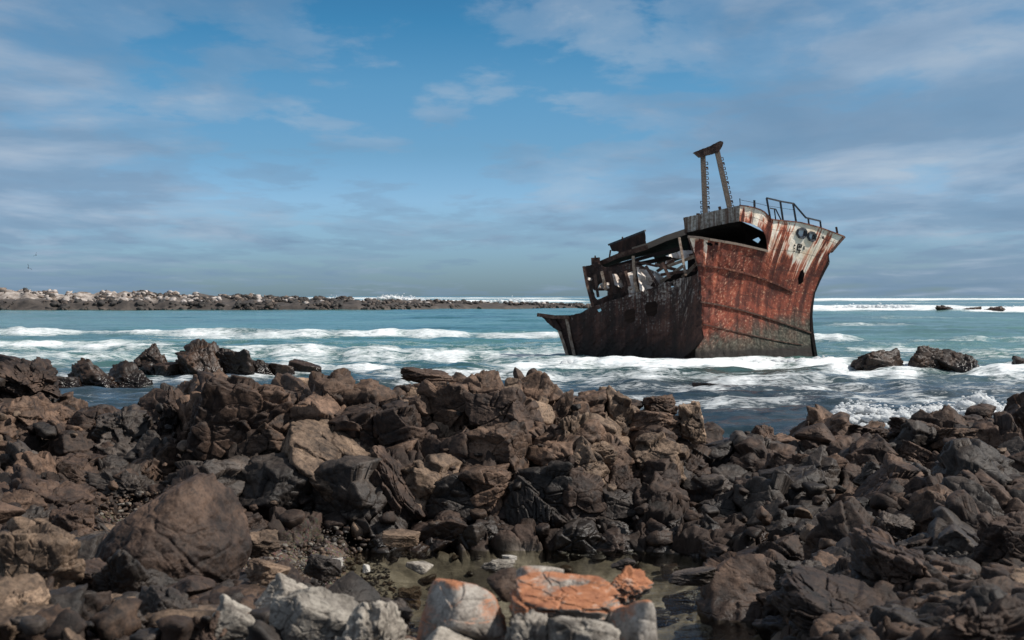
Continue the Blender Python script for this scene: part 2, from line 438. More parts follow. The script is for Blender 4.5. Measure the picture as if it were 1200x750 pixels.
def build_sea():
    cols = np.concatenate([np.linspace(-2600, -100, 260, endpoint=False), np.linspace(-100, 1300, 760, endpoint=False), np.linspace(1300, 3800, 260)])
    rows = np.concatenate([np.linspace(347.35, 349, 14, endpoint=False), np.linspace(349, 372, 92, endpoint=False),
                           np.linspace(372, 500, 330, endpoint=False), np.linspace(500, 620, 90)])
    PX, PY = np.meshgrid(cols, rows)
    px, py = PX.ravel(), PY.ravel()
    Y = CAMZ * F / (py - HOR); X = (px - 600) / F * Y
    z = np.zeros_like(X); foam = np.zeros_like(X)
    logy = np.log(Y)
    wob = fbm(np.stack([px / 95.0, logy * 3.2, logy * 0], -1), 3, 61)
    wob2 = fbm(np.stack([px / 28.0, logy * 9, logy * 0], -1), 3, 63)
    for (c, hh, a, b, soft, fo, wh) in BANDS:
        cc = c + wob * hh * 0.55 + wob2 * hh * 0.18
        d = (py - cc) / hh
        ends = sstep(a - soft, a + soft, px) * (1 - sstep(b - soft, b + soft, px))
        k = np.exp(-(d * d) ** 1.4 * .9) * ends * (0.9 + 0.25 * wob2)
        foam = np.maximum(foam, k * fo)
        z += np.where(py > 405, .9, 1.35) * wh * np.exp(-(d + 0.4) ** 2 * 0.9) * ends * (0.75 + 0.5 * wob + .25 * wob2)
    # swell and chop
    q = np.stack([X / 16, Y / 5.0, X * 0], -1)
    amp = np.clip(Y / 160, 0.12, 1.0) * (1 - 0.5 * sstep(300, 420, Y) * (px < 450))
    calm = 1 - 0.6 * blob(px, np.abs(py - 378), 300, 0, 420, 14)
    z += (0.30 * fbm(q, 3, 90) * amp + 0.17 * fbm(np.stack([X / 3.0, Y / 1.6, X * 0], -1), 3, 95) * np.clip(90 / Y, 0.2, 1.2)) * calm
    z += 0.03 * fbm(np.stack([X * 1.3, Y * 1.6, X * 0], -1), 2, 97)
    foam = np.maximum(foam, 0.24 * sstep(390, 405, py) * (1 - .35 * sstep(450, 480, py)) + 0.05)
    foam += 0.10 * fbm(np.stack([X / 22, Y / 9, X * 0], -1), 3, 99)
    z -= 0.12
    m, w = new_mat('sea_water')
    geo = w.n('ShaderNodeNewGeometry'); pos = geo.outputs['Position']
    at = w.n('ShaderNodeAttribute', _attribute_name='foam').outputs['Fac']
    dp = w.n('ShaderNodeAttribute', _attribute_name='teal').outputs['Fac']
    st = w.mapping(pos, scale=(0.5, 1.0, 1.0))
    n1 = w.noise(st, 0.30, 10, 0.74, 1.0)
    n2 = w.noise(st, 2.4, 8, 0.7, 1.0)
    n3 = w.noise(w.mapping(pos, scale=(0.6, 1.0, 1.0)), 1.1, 4, 0.6, 1.2)
    ridge = w.math('SUBTRACT', 1.0, w.math('ABSOLUTE', w.math('MULTIPLY', w.math('SUBTRACT', n3, 0.5), 5.0)))
    nn = w.math('ADD', w.math('MULTIPLY', n1, 0.50), w.math('MULTIPLY', n2, 0.36))
    nn = w.math('ADD', nn, w.math('MULTIPLY', w.math('MAXIMUM', ridge, 0.0), 0.15))
    nn = w.math('ADD', nn, -0.045)
    f = w.math('ADD', w.math('MULTIPLY', at, 1.24), w.math('MULTIPLY', w.math('SUBTRACT', nn, 0.5), 2.7))
    fm = w.ramp(f, [(0.40, 0.0), (0.62, 0.45), (1.0, 1.0)])
    thin = w.ramp(w.math('ADD', w.math('MULTIPLY', n1, 0.8), w.math('MULTIPLY', at, 0.5)), [(0.50, 0.0), (0.95, 0.16)])
    fm = w.math('MAXIMUM', fm, thin)
    deep = w.ramp(w.noise(pos, 0.06, 3, 0.5), [(0.3, (0.010, 0.022, 0.030)), (0.7, (0.026, 0.047, 0.056))])
    teal = w.ramp(w.noise(pos, 0.03, 4, 0.55), [(0.3, (0.034, 0.092, 0.088)), (0.55, (0.066, 0.165, 0.148)), (0.8, (0.12, 0.25, 0.215))])
    wc = w.mix(dp, deep, teal)
    fcol = w.ramp(w.noise(pos, 3.0, 6, 0.6), [(0.3, (0.56, 0.62, 0.64)), (0.55, (0.80, 0.82, 0.82))])
    col = w.mix(fm, wc, fcol)
    b1 = w.noise(w.mapping(pos, scale=(0.7, 1.0, 1)), 1.7, 8, 0.62, 0.6)
    b2 = w.noise(w.mapping(pos, scale=(0.6, 1.0, 1)), 0.28, 5, 0.55, 0.5)
    hh = w.math('ADD', w.math('MULTIPLY', b1, 0.25), w.math('MULTIPLY', b2, 1.2))
    hh = w.math('ADD', hh, w.math('MULTIPLY', fm, 0.18))
    bump = w.n('ShaderNodeBump', Strength=0.55, Distance=0.55, Height=hh)
    rg = w.math('ADD', 0.16, w.math('MULTIPLY', fm, 0.6))
    b = w.n('ShaderNodeBsdfPrincipled', Base__Color=col, Roughness=rg, IOR=1.33, Normal=bump.outputs[0])
    w.n('ShaderNodeOutputMaterial', Surface=b.outputs[0])
    V = np.stack([X, Y, z], -1)
    me = mesh_np('sea_water', V, grid_faces(*PX.shape)[:, ::-1], m)
    fattr(me, 'foam', foam)
    teal_f = np.clip(sstep(455, 405, py) + 0.0, 0, 1) * (1 - 0.35 * sstep(351, 348, py))
    fattr(me, 'teal', teal_f)
    tag(obj('sea_water', me), 'teal sea with white surf', kind='structure')


build_sea()

# ------------------------------------------------------------------ tidal pool surface
def build_pool():
    m, w = new_mat('pool_water')
    pos = w.n('ShaderNodeNewGeometry').outputs['Position']
    n = w.noise(w.mapping(pos, scale=(0.7, 1.6, 1)), 2.6, 4, 0.55, 0.4)
    n2 = w.noise(w.mapping(pos, scale=(0.8, 1.2, 1)), 9.0, 3, 0.5)
    bump = w.n('ShaderNodeBump', Strength=0.35, Distance=0.06, Height=w.math('ADD', n, w.math('MULTIPLY', n2, 0.25)))
    tr = w.n('ShaderNodeBsdfTransparent', Color=(0.80, 0.80, 0.73, 1))
    gl = w.n('ShaderNodeBsdfGlossy', Color=(0.9, 0.9, 0.9, 1), Roughness=0.05, Normal=bump.outputs[0])
    fr = w.n('ShaderNodeFresnel', IOR=1.33, Normal=bump.outputs[0])
    fac = w.math('MULTIPLY', fr.outputs[0], 0.6, clamp=True)
    mx = w.n('ShaderNodeMixShader', i0=fac, i1=tr.outputs[0], i2=gl.outputs[0])
    w.n('ShaderNodeOutputMaterial', Surface=mx.outputs[0])
    xs = np.linspace(-3.2, 5.2, 60); ys = np.linspace(11.8, 23.8, 80)
    XX, YY = np.meshgrid(xs, ys)
    V = np.stack([XX.ravel(), YY.ravel(), XX.ravel() * 0], -1)
    me = mesh_np('tidal_pool', V, grid_faces(*XX.shape), m)
    tag(obj('tidal_pool', me), 'still shallow water of the tidal pool', kind='structure')


build_pool()

# ------------------------------------------------------------------ rocks
_ico = {}


def ico(sub):
    if sub not in _ico:
        bm = bmesh.new(); bmesh.ops.create_icosphere(bm, subdivisions=sub, radius=1.0)
        bm.verts.ensure_lookup_table()
        v = np.array([x.co[:] for x in bm.verts], np.float32)
        f = np.array([[x.index for x in fc.verts] for fc in bm.faces], np.int32)
        bm.free(); _ico[sub] = (v / np.linalg.norm(v, axis=1)[:, None], f)
    return _ico[sub]


def rock_shape(seed, style='block', sub=6, frac=1.0, turn=None):
    rng = np.random.RandomState(seed)
    d, f = ico(sub)
    planes = []
    if style == 'block':
        for ax in range(3):
            for s in (-1, 1):
                n = np.zeros(3); n[ax] = s; n += rng.normal(0, 0.22, 3); planes.append((n / np.linalg.norm(n), rng.uniform(0.62, 0.85)))
        for k in range(7):
            n = rng.normal(0, 1, 3); planes.append((n / np.linalg.norm(n), rng.uniform(0.78, 1.0)))
        p = 34.0; fa, gr, nz = 0.17, 0.10, 0.035
    elif style == 'slab':
        for s in (-1, 1):
            n = np.array([0, 0, s]) + rng.normal(0, 0.12, 3); planes.append((n / np.linalg.norm(n), rng.uniform(0.36, 0.48)))
        for k in range(8):
            a = k * math.pi / 4 + rng.uniform(-.3, .3); n = np.array([math.cos(a), math.sin(a), rng.uniform(-.4, .4)])
            planes.append((n / np.linalg.norm(n), rng.uniform(0.72, 1.0)))
        for k in range(3):
            n = rng.normal(0, 1, 3); planes.append((n / np.linalg.norm(n), rng.uniform(0.6, 0.9)))
        p = 30.0; fa, gr, nz = 0.10, 0.08, 0.03
    elif style == 'dome':
        for k in range(46):
            n = rng.normal(0, 1, 3); planes.append((n / np.linalg.norm(n), rng.uniform(0.84, 1.0)))
        p = 16.0; fa, gr, nz = 0.10, 0.05, 0.07
    elif style == 'round':
        for k in range(14):
            n = rng.normal(0, 1, 3); planes.append((n / np.linalg.norm(n), rng.uniform(0.78, 1.0)))
        p = 11.0; fa, gr, nz = 0.04, 0.02, 0.03
    else:  # 'crag' broken outcrop
        for k in range(12):
            n = rng.normal(0, 1, 3); planes.append((n / np.linalg.norm(n), rng.uniform(0.62, 1.0)))
        p = 34.0; fa, gr, nz = 0.30, 0.13, 0.04
    acc = np.zeros(len(d), np.float32)
    for n, dd in planes:
        acc += np.clip(d @ n.astype(np.float32) / dd, 0, None) ** p
    r = (acc + 1e-9) ** (-1 / p)
    P0 = d * r[:, None]
    off = rng.uniform(0, 50, 3)
    a = rng.uniform(-.5, .5)
    rot = np.array(Matrix.Rotation(a, 3, 'X') @ Matrix.Rotation(rng.uniform(-.5, .5), 3, 'Y'))
    q = P0 @ rot.T
    wb = np.stack([fbm(P0 * 1.6 + off, 3, 5), fbm(P0 * 1.6 + off + 7, 3, 6), fbm(P0 * 1.6 + off + 13, 3, 7)], -1) * 0.16
    sc = {'slab': (1.1, 1.3, 4.2), 'block': (1.5, 1.6, 2.4), 'round': (1.2, 1.2, 1.4), 'dome': (.8, .8, 1.0), 'crag': (2.0, 1.7, 3.0)}[style]
    wb *= 0.45
    f1, f2, c = voro((q + wb) * np.array(sc) + off, 3)
    g1, g2, c2 = voro((q + wb * .6) * np.array(sc) * 2.3 + off, 9)

    def tiltv(c):
        return np.stack([np.sin(c * 917.3), np.sin(c * 531.7 + 2), np.sin(c * 1373.1 + 4)], -1)
    fac1 = (tiltv(c) * P0).sum(-1); fac2 = (tiltv(c2) * P0).sum(-1)
    disp = frac * ((c - 0.55) * fa * 1.1 + fa * 0.65 * fac1 - gr * (1 - sstep(0, 0.07, f2 - f1))
                   + (c2 - .5) * fa * 0.35 + fa * 0.22 * fac2 - gr * 0.45 * (1 - sstep(0, 0.09, g2 - g1)))
    disp += nz * 0.8 * fbm(P0 * 1.8 + off, 3, 17, 0.5)
    disp += nz * 0.35 * (0.5 - np.abs(fbm(P0 * 5.0 + off, 4, 27, 0.6)))
    V = P0 + d * disp[:, None]
    if turn is not None: V = V @ turn.T
    V -= (V.max(0) + V.min(0)) / 2
    V /= (V.max(0) - V.min(0)) / 2      # fills the +-1 box, so width and height are what is asked for
    return V, f


_variants = {}
NVAR = {'block': 9, 'slab': 7, 'round': 6, 'crag': 9}


def variant(style, k, matname):
    key = (style, k, matname)
    if key not in _variants:
        base = (style, k)
        if base not in _variants:
            _variants[base] = rock_shape(100 + k * 13 + len(style) * 7, style, 6)
        V, f = _variants[base]
        _variants[key] = mesh_np('rock_' + style, V, f, M_ROCK[matname])
    return _variants[key]


ROCKS = []      # dicts for labels


def put_rock(X, Y, Z, sx, sy, sz, style, color, yaw=0.0, tilt=(0, 0), name='rock', k=None, hero=None, label=None, sub=6, frac=1.0):
    if hero is not None:
        turn = np.array(Matrix.Rotation(tilt[1], 3, 'Y') @ Matrix.Rotation(tilt[0], 3, 'X') @ Matrix.Rotation(yaw, 3, 'Z') @ Matrix.Diagonal((1.0, .8, .85 if style != 'slab' else 1.0)))
        V, f = rock_shape(hero, style, sub, frac, turn)
        yaw, tilt = 0.0, (0, 0)
        me = mesh_np('rock_' + style, V, f, M_ROCK[color])
    else:
        k = random.randrange(NVAR[style]) if k is None else k
        me = variant(style, k, color)
    o = obj(name, me)
    o.location = (X, Y, Z); o.scale = (sx, sy, sz)
    o.rotation_mode = 'XYZ'
    o.rotation_euler = (tilt[0], tilt[1], yaw)
    px = 600 + X / Y * F; py = HOR + (CAMZ - Z) / Y * F
    ROCKS.append(dict(o=o, px=px, py=py, w=sx / Y * F * 2, style=style, color=color, label=label, Y=Y, name=name))
    return o


def hero(px0, px1, py0, py1, Y, style, color, seed, yaw=0.0, tilt=(0, 0), depth=None, name='boulder', label=None, sub=6, frac=1.0):
    """a rock whose outline spans px0..px1, py0..py1 as seen at distance Y"""
    sx = (px1 - px0) / 2 / F * Y; sz = (py1 - py0) / 2 / F * Y
    c = P((px0 + px1) / 2, (py0 + py1) / 2, Y)
    sy = depth if depth else max(sx, sz) * 0.8
    return put_rock(c.x, c.y, c.z, sx, sy, sz, style, color, yaw, tilt, name, hero=seed, label=label, sub=sub, frac=frac)


# --- named foreground and ridge rocks
hero(120, 290, 556, 735, 15.2, 'dome', 'dark brown', 15, 3.44, depth=0.8, name='boulder', sub=7, frac=.45,
     label='biggest rounded dark brown boulder in front, its top edge sunlit, standing left of the gravel')
hero(-6, 100, 612, 735, 12.5, 'block', 'tan', 11, 0.25, (0, .1), label='tan flat-faced block at the left edge, just below the round grey stone', sub=7)
hero(8, 44, 604, 630, 15.0, 'round', 'tan', 12, label='smooth rounded tan stone lying by the left edge', frac=.3)
hero(-30, 26, 583, 616, 17.0, 'round', 'dark brown', 13, label='rounded brown boulder cut off by the left edge', frac=.4)
hero(24, 74, 694, 748, 11.3, 'block', 'charcoal', 14, .6, (.2, .2), label='egg-shaped charcoal boulder in the bottom left corner', frac=.5)
hero(74, 126, 733, 790, 10, 'round', 'tan', 15, label='round tan stone peeping over the bottom edge at left', frac=.3)
hero(100, 185, 640, 730, 12.6, 'block', 'charcoal', 16, .5, (.2, .5), label='leaning charcoal block left of and below the biggest boulder')
hero(150, 235, 690, 760, 11.2, 'block', 'charcoal', 17, .1, (.1, .3), label='charcoal block directly below the biggest boulder')
hero(170, 250, 676, 716, 12.6, 'round', 'dark brown', 18, .1, label='low brown rock leaning against the foot of the biggest boulder')
hero(60, 150, 655, 700, 13.2, 'slab', 'dark brown', 19, .1, (.1, .5), label='sloping brown slab between the tan block and the biggest boulder')
hero(0, 60, 690, 770, 10.8, 'block', 'tan', 181, .3, (.1, .2), label='tan block in the lowest left corner')
hero(110, 175, 700, 765, 10.9, 'crag', 'charcoal', 182, .3, (.1, .2), label='broken charcoal rock by the bottom edge below the leaning block')
hero(205, 290, 715, 775, 10.5, 'crag', 'dark brown', 183, .3, (.1, .2), label='broken dark rock by the bottom edge left of the pale outcrop')
hero(236, 330, 698, 780, 10.6, 'block', 'pale grey', 20, .3, (.1, .35), label='pale grey block, leftmost of the pale outcrop at the bottom edge', frac=.4)
hero(292, 372, 672, 735, 11.0, 'block', 'pale grey', 21, .5, (.1, .5), label='cream topped wedge crowning the pale outcrop at the bottom edge', frac=.4)
hero(310, 420, 690, 800, 9.8, 'block', 'pale grey', 22, .2, (.1, .3), label='largest pale grey boulder of the outcrop at the bottom edge', sub=7, frac=.4)
hero(392, 484, 702, 800, 9.6, 'crag', 'pale grey', 23, .2, (.1, .25), label='cracked pale grey rock sloping down left of the lichened boulders', sub=7, frac=.4)
hero(286, 340, 655, 690, 12.5, 'slab', 'tan', 24, .4, (.1, .45), label='tan slab slanting down from the biggest boulder to the pale outcrop')
hero(286, 330, 622, 655, 16.5, 'block', 'tan', 25, .4, label='tan topped stone just right of the biggest boulder')
hero(368, 447, 672, 722, 12.5, 'round', 'charcoal', 26, .4, (0, .2), label='smooth dark grey boulder on the near bank of the pool')
hero(355, 400, 650, 680, 16, 'slab', 'charcoal', 261, .4, (0, .1), label='flat charcoal stone at the lower edge of the gravel')
hero(486, 596, 676, 772, 9.2, 'round', 'orange lichened', 27, .3, (0, -.05), depth=.35, label='orange lichened boulder, the left and smaller of the two at bottom centre', sub=7, frac=.7)
hero(596, 742, 676, 748, 9.2, 'slab', 'orange lichened', 28, .25, (.1, .12), depth=.42, label='widest orange lichened boulder, right of its smaller neighbour at bottom centre', sub=7, frac=.7)
hero(605, 662, 662, 700, 9.9, 'round', 'orange lichened', 29, .3, label='cream and orange knob rising behind the widest lichened boulder', frac=.5)
hero(700, 768, 664, 712, 10.1, 'crag', 'orange lichened', 30, .3, (0, .3), label='ragged pinkish lichened rock at the right rear of the widest lichened boulder', frac=.7)
hero(706, 772, 694, 800, 8.9, 'round', 'orange lichened', 31, .5, (0, .15), depth=.3, label='grey sided lichened boulder forming the right end of the bottom centre group', sub=7, frac=.6)
hero(590, 660, 716, 800, 8.6, 'block', 'pale grey', 32, .3, label='pale grey stone under the widest lichened boulder, at the bottom edge')
hero(640, 728, 722, 810, 8.5, 'slab', 'pale grey', 33, .3, (.1, .2), label='grey slab in front of the widest lichened boulder at the bottom edge')
hero(478, 560, 736, 800, 8.8, 'round', 'pale grey', 34, .3, label='pale stone under the smaller lichened boulder')
hero(570, 612, 666, 705, 10.6, 'round', 'dark brown', 35, .3, label='dark stone wedged behind and between the two lichened boulders')
hero(444, 486, 700, 745, 10.2, 'block', 'charcoal', 36, .3, label='charcoal stone left of the smaller lichened boulder')
hero(448, 492, 622, 641, 20.5, 'slab', 'tan', 37, .3, (.0, .25), label='bright tan slab lying on the gravel where the pool begins', frac=.4)
hero(388, 402, 654, 666, 17.5, 'block', 'white', 38, label='small white stone on the gravel, left of its smaller twin', frac=.4)
hero(425, 434, 661, 672, 17.0, 'block', 'white', 39, label='tiny white stone where the gravel meets the pool', frac=.4)
hero(476, 508, 657, 672, 17.3, 'round', 'pale grey', 40, .2, label='flat pale stone just breaking the surface at the left of the pool', frac=.4)
hero(563, 605, 654, 671, 17.0, 'crag', 'pale grey', 41, .2, label='glinting grey rock standing in the pool behind the lichened boulders', frac=.5)
hero(588, 606, 650, 657, 19.6, 'slab', 'white', 42, .2, label='thin white stone at the surface in the middle of the pool', frac=.4)
hero(715, 745, 655, 668, 18.0, 'crag', 'charcoal', 43, .2, label='grey rock standing in the pool right of centre', frac=.5)
hero(782, 838, 664, 684, 16.8, 'slab', 'charcoal', 44, .2, label='low flat rock awash in the right half of the pool', frac=.4)
# big blocks of the ridge
hero(204, 350, 436, 600, 25.6, 'block', 'dark brown', 51, .35, (0, .05), depth=1.3, label='largest squared block of the ridge with a deep shadowed face, behind the biggest boulder', sub=7, frac=.6)
hero(318, 470, 492, 640, 24.2, 'slab', 'tan', 53, .4, (.55, .55), depth=1.3, label='broad sunlit tan slab sloping down to the gravel at left of centre', sub=7, frac=.5)
hero(372, 446, 446, 486, 26.6, 'block', 'warm brown', 54, .1, label='low flat topped brown block on the skyline above the broad tan slab')
hero(420, 508, 520, 640, 23.6, 'slab', 'dark brown', 56, .1, (.4, .9), label='long dark flank running down right to the pool from the broad tan slab', sub=7)
hero(456, 496, 450, 500, 26.4, 'block', 'dark brown', 57, .1, label='dark square block at the left foot of the jagged slabs on the skyline')
hero(468, 535, 430, 456, 27.2, 'slab', 'dark brown', 58, .1, (0, .45), label='jagged tilted slab, highest point of the skyline left of centre')
hero(476, 548, 446, 490, 26.8, 'slab', 'warm brown', 59, .1, (0, .2), label='brown slab directly under the highest tilted slab')
hero(524, 552, 436, 456, 27.4, 'round', 'warm brown', 61, .1, label='small reddish knob on the skyline right of the jagged slabs')
hero(601, 617, 430, 452, 26.9, 'round', 'dark brown', 62, label='left of the twin round boulders on the skyline', frac=.4)
hero(616, 640, 431, 462, 27.1, 'round', 'dark brown', 63, label='right of the twin round boulders on the skyline', frac=.4)
hero(608, 634, 443, 470, 26.4, 'round', 'warm brown', 64, label='brown boulder propping up the twin round boulders', frac=.4)
hero(632, 672, 455, 530, 25.6, 'block', 'warm brown', 67, .2, label='tall narrow brown block right of the twin round boulders')
hero(654, 690, 482, 560, 24.9, 'block', 'tan', 68, .2, label='tan upright pillar below the right half of the ridge top')
hero(672, 722, 484, 520, 25.2, 'round', 'tan', 69, .2, label='sunlit tan block, brightest on the ridge under the ship stern', frac=1)
hero(676, 726, 516, 562, 24.6, 'block', 'tan', 70, .2, label='tan block directly below the brightest one on the ridge')
hero(585, 690, 555, 650, 23.6, 'slab', 'charcoal', 72, .2, (.3, .75), depth=.8, label='diagonal charcoal rib slanting down right into the pool', sub=7)
hero(750, 796, 462, 490, 26.8, 'block', 'warm brown', 75, .2, label='reddish brown block on the skyline under the ship')
hero(734, 800, 480, 510, 26.0, 'slab', 'warm brown', 76, .2, (0, .2), label='long layered slab under the reddish skyline block')
hero(793, 828, 470, 520, 26.0, 'block', 'tan', 77, .2, label='upright tan block at the right end of the high ridge')
hero(800, 862, 612, 656, 22.8, 'round', 'charcoal', 78, .2, label='rounded charcoal boulder at the right rear shore of the pool', frac=.8)
hero(858, 905, 622, 662, 21.8, 'crag', 'wet brown', 79, .2, label='wet brown rocks at the right end of the pool')
hero(925, 975, 612, 655, 20.5, 'block', 'charcoal', 80, .2, label='squarish charcoal boulder right of the pool')
hero(904, 968, 655, 700, 17.0, 'block', 'charcoal', 801, .2, label='purplish charcoal block jutting into the right side of the pool')
hero(975, 1015, 655, 700, 16.6, 'block', 'dark brown', 802, .2, label='brown block next to the purplish block right of the pool')
hero(900, 1050, 672, 790, 13.2, 'slab', 'dark brown', 81, .2, (.2, .5), depth=1.0, label='broad dark hump at the bottom edge right of the pool', sub=7)
hero(1010, 1140, 630, 760, 14.5, 'crag', 'dark brown', 82, .2, (.1, .3), depth=1.0, label='large cracked dark boulder in the lower right', sub=7, frac=.6)
hero(1140, 1240, 600, 700, 16.0, 'block', 'dark brown', 83, .2, label='large dark boulder cut off by the right edge', sub=7)
hero(1155, 1215, 710, 760, 12.6, 'round', 'warm brown', 84, .2, label='rounded brown boulder in the bottom right corner', frac=.5)
hero(1080, 1160, 690, 770, 12.8, 'crag', 'dark brown', 841, .2, label='dark boulder left of the rounded brown one in the bottom right corner')
hero(1128, 1168, 473, 500, 30.5, 'round', 'dark brown', 85, .2, label='rounded layered boulder highest on the right hand skyline')
hero(1060, 1125, 485, 515, 29.6, 'slab', 'dark brown', 86, .2, label='low slab left of the highest boulder on the right hand skyline')
hero(1166, 1215, 480, 512, 29.8, 'round', 'charcoal', 87, .2, label='layered boulder at the right edge of the skyline', frac=1.5)
hero(1090, 1170, 500, 540, 28.0, 'slab', 'warm brown', 88, .2, (0, .1), label='wide brown ledge under the highest boulder at right')
hero(1120, 1185, 526, 580, 26.0, 'block', 'dark brown', 89, .2, label='big square edged block near the right edge, below the wide ledge')
hero(985, 1045, 495, 520, 29.0, 'block', 'dark brown', 90, .2, label='dark blocks on the skyline behind the white breaker')
hero(880, 915, 497, 540, 27.6, 'block', 'dark brown', 91, .2, label='dark square block on the skyline just right of the gap')
hero(915, 1010, 530, 575, 25.4, 'slab', 'warm brown', 92, .1, (.3, -.35), label='pinkish sunlit slab in the middle of the right hand rocks')
hero(0, 75, 418, 480, 29.8, 'crag', 'dark brown', 93, .2, (0, .35), depth=1.2, label='layered rock sloping down right at the left end of the skyline', sub=7)
hero(112, 190, 476, 560, 26.8, 'block', 'charcoal', 95, .2, depth=1.0, label='dark block with a shadowed hollow left of the largest squared block')
hero(100, 190, 545, 600, 23.8, 'crag', 'charcoal', 97, .2, (0, .3), label='streaky charcoal rock behind the small left gravel patch')
hero(55, 112, 592, 640, 19.0, 'slab', 'dark brown', 98, .2, label='low smooth brown rock left of the small gravel patch')


for (a_, b_, c_, d_, Y_, st_, col_, sd_, ti_, lab_) in (
    (186, 214, 452, 520, 26.6, 'block', 'dark brown', 201, .1, 'narrow dark block touching the left side of the largest squared block'),
    (20, 100, 470, 540, 27.4, 'slab', 'warm brown', 202, .45, 'tilted brown slab under the layered rock at the left end of the skyline'),
    (335, 375, 455, 480, 27.4, 'slab', 'warm brown', 204, .2, 'flat reddish slab at the waterline gap left of the flat topped skyline block'),
    (636, 668, 520, 580, 24.6, 'block', 'warm brown', 209, .0, 'brown pillar foot under the tall narrow block'),
    (655, 690, 556, 606, 24.0, 'block', 'charcoal', 210, .0, 'grey smooth pillar foot just above the pool, right of the diagonal rib'),
    (640, 700, 458, 488, 26.6, 'slab', 'dark brown', 211, .15, 'dark slab on the skyline right of the twin boulders'),
    (696, 756, 464, 492, 26.8, 'slab', 'warm brown', 212, .3, 'brown slab on the skyline dipping right, left of the reddish block'),
    (1000, 1060, 540, 600, 24.0, 'block', 'charcoal', 217, .5, 'pyramid shaped charcoal rock in the middle of the right hand rocks'),
    (1050, 1110, 515, 560, 26.0, 'slab', 'dark brown', 218, .5, 'dark slab leaning right, left of the big square edged block'),
    (1040, 1100, 488, 512, 28.6, 'block', 'dark brown', 219, .1, 'square dark block behind the low slab on the right skyline'),
    (930, 985, 496, 530, 27.8, 'round', 'dark brown', 220, .1, 'rounded dark rock on the skyline just left of the white breaker'),
    (396, 450, 540, 610, 24.0, 'block', 'charcoal', 221, .2, 'dark upright wedge standing at the foot of the broad tan slab'),
    (1020, 1075, 600, 650, 19.5, 'block', 'charcoal', 222, .3, 'charcoal block above the large cracked boulder in the lower right'),
    (1085, 1145, 590, 640, 19.5, 'block', 'dark brown', 223, .3, 'dark angular block up and right of the large cracked boulder')):
    hero(a_, b_, c_, d_, Y_, st_, col_, sd_, .15, (.05, ti_), depth=None, name='rock', label=lab_)


def near_named(px, Y, w):
    for r in NAMED:
        if abs(r['px'] - px) < (r['w'] + w) * 0.36 and abs(r['Y'] - Y) < 1.6: return True
    return False


NAMED = list(ROCKS)


def scatter():
    rng = random.Random(11)
    rows = []
    Y = 9.6
    while Y < 22.3:
        rows.append(Y); Y += 0.80 if Y > 21.5 else (.80 if Y > 16 else .72)
    made = 0
    placed = []
    for Y in rows:
        step = (1.0 if Y > 22.5 else .80 if Y > 14 else .58) / Y * F
        px = -60 + rng.uniform(0, step)
        while px < 1270:
            ppx = px + rng.uniform(-.25, .25) * step; yy = Y + rng.uniform(-.3, .3)
            px += step * rng.uniform(.85, 1.15)
            g, pool = ground_masks(np.array([ppx]), np.array([yy]))
            if g[0] > .25 or pool[0] > .25: continue
            z = float(base_z(np.array([ppx]), np.array([yy]))[0])
            if z < -0.1: continue
            r = rng.choice([.28, .34, .40, .48, .58, .70]) * (1.18 if yy > 22.5 else 1.0 if yy > 14 else .62)
            if ground_masks(np.array([ppx]), np.array([yy - .45]))[1][0] > .3: continue
            wpx = r / yy * F * 2
            if near_named(ppx, yy, wpx): continue
            if 470 < ppx < 780 and yy < 13: continue
            if yy > 21.2 and ppx > 420: continue
            if yy > 17.6 and ppx > 890: continue
            if 85 < ppx < 190 and yy > 19.5: continue
            if 300 < ppx < 440 and yy > 16.5 and rng.random() < .75: continue
            py = HOR + (CAMZ - z) / yy * F
            if py > 775: continue
            # regional bedding
            if ppx < 200: dip = .35
            elif ppx < 520: dip = .6
            elif ppx < 760: dip = .05
            else: dip = .22
            style = rng.choice(['block', 'block', 'slab', 'crag', 'crag', 'round'] if rng.random() < .8 else ['slab'])
            lower = z < .8
            color = rng.choice(['dark brown', 'dark brown', 'charcoal', 'warm brown'] + (['tan'] if 470 < ppx < 830 and not lower else ['dark brown']) + (['charcoal'] if lower else ['warm brown']))
            if 110 < ppx < 330 and 15.5 < yy < 21.5: r = min(r, .3)
            if yy < 13.8 and ppx < 500 and rng.random() < .5: color = rng.choice(['pale grey', 'tan', 'pale grey'])
            X = (ppx - 600) / F * yy
            sx = r * rng.uniform(.9, 1.35); sy = r * rng.uniform(.8, 1.2); sz = r * rng.uniform(.6, .95)
            put_rock(X, yy, z + sz * .25, sx, sy, sz, style, color, rng.uniform(-.5, .5) + (math.pi if rng.random() < .5 else 0),
                     (rng.uniform(-.25, .25), dip * rng.uniform(.4, 1.2)), 'rock')
            made += 1
    return made


n_sc = scatter()
for (a_, b_, Y_, r_) in ((520, 0, 19.4, .30), (560, 0, 18.6, .24), (640, 0, 19.8, .38), (690, 0, 18.9, .26), (700, 0, 20.6, .34), (750, 0, 19.6, .40), (800, 0, 20.2, .30), (770, 0, 17.6, .34),
                         (820, 0, 18.2, .42), (790, 0, 15.8, .32), (840, 0, 16.4, .36), (800, 0, 14.6, .26), (850, 0, 14.9, .30), (860, 0, 19.4, .26), (480, 0, 20.4, .22)):
    put_rock((a_ - 600) / F * Y_, Y_, float(base_z(a_, Y_)) + .10, r_, r_ * .8, .17, 'slab', random.choice(['tan', 'pale grey', 'charcoal']), random.uniform(0, 3), (0, 0), 'rock')


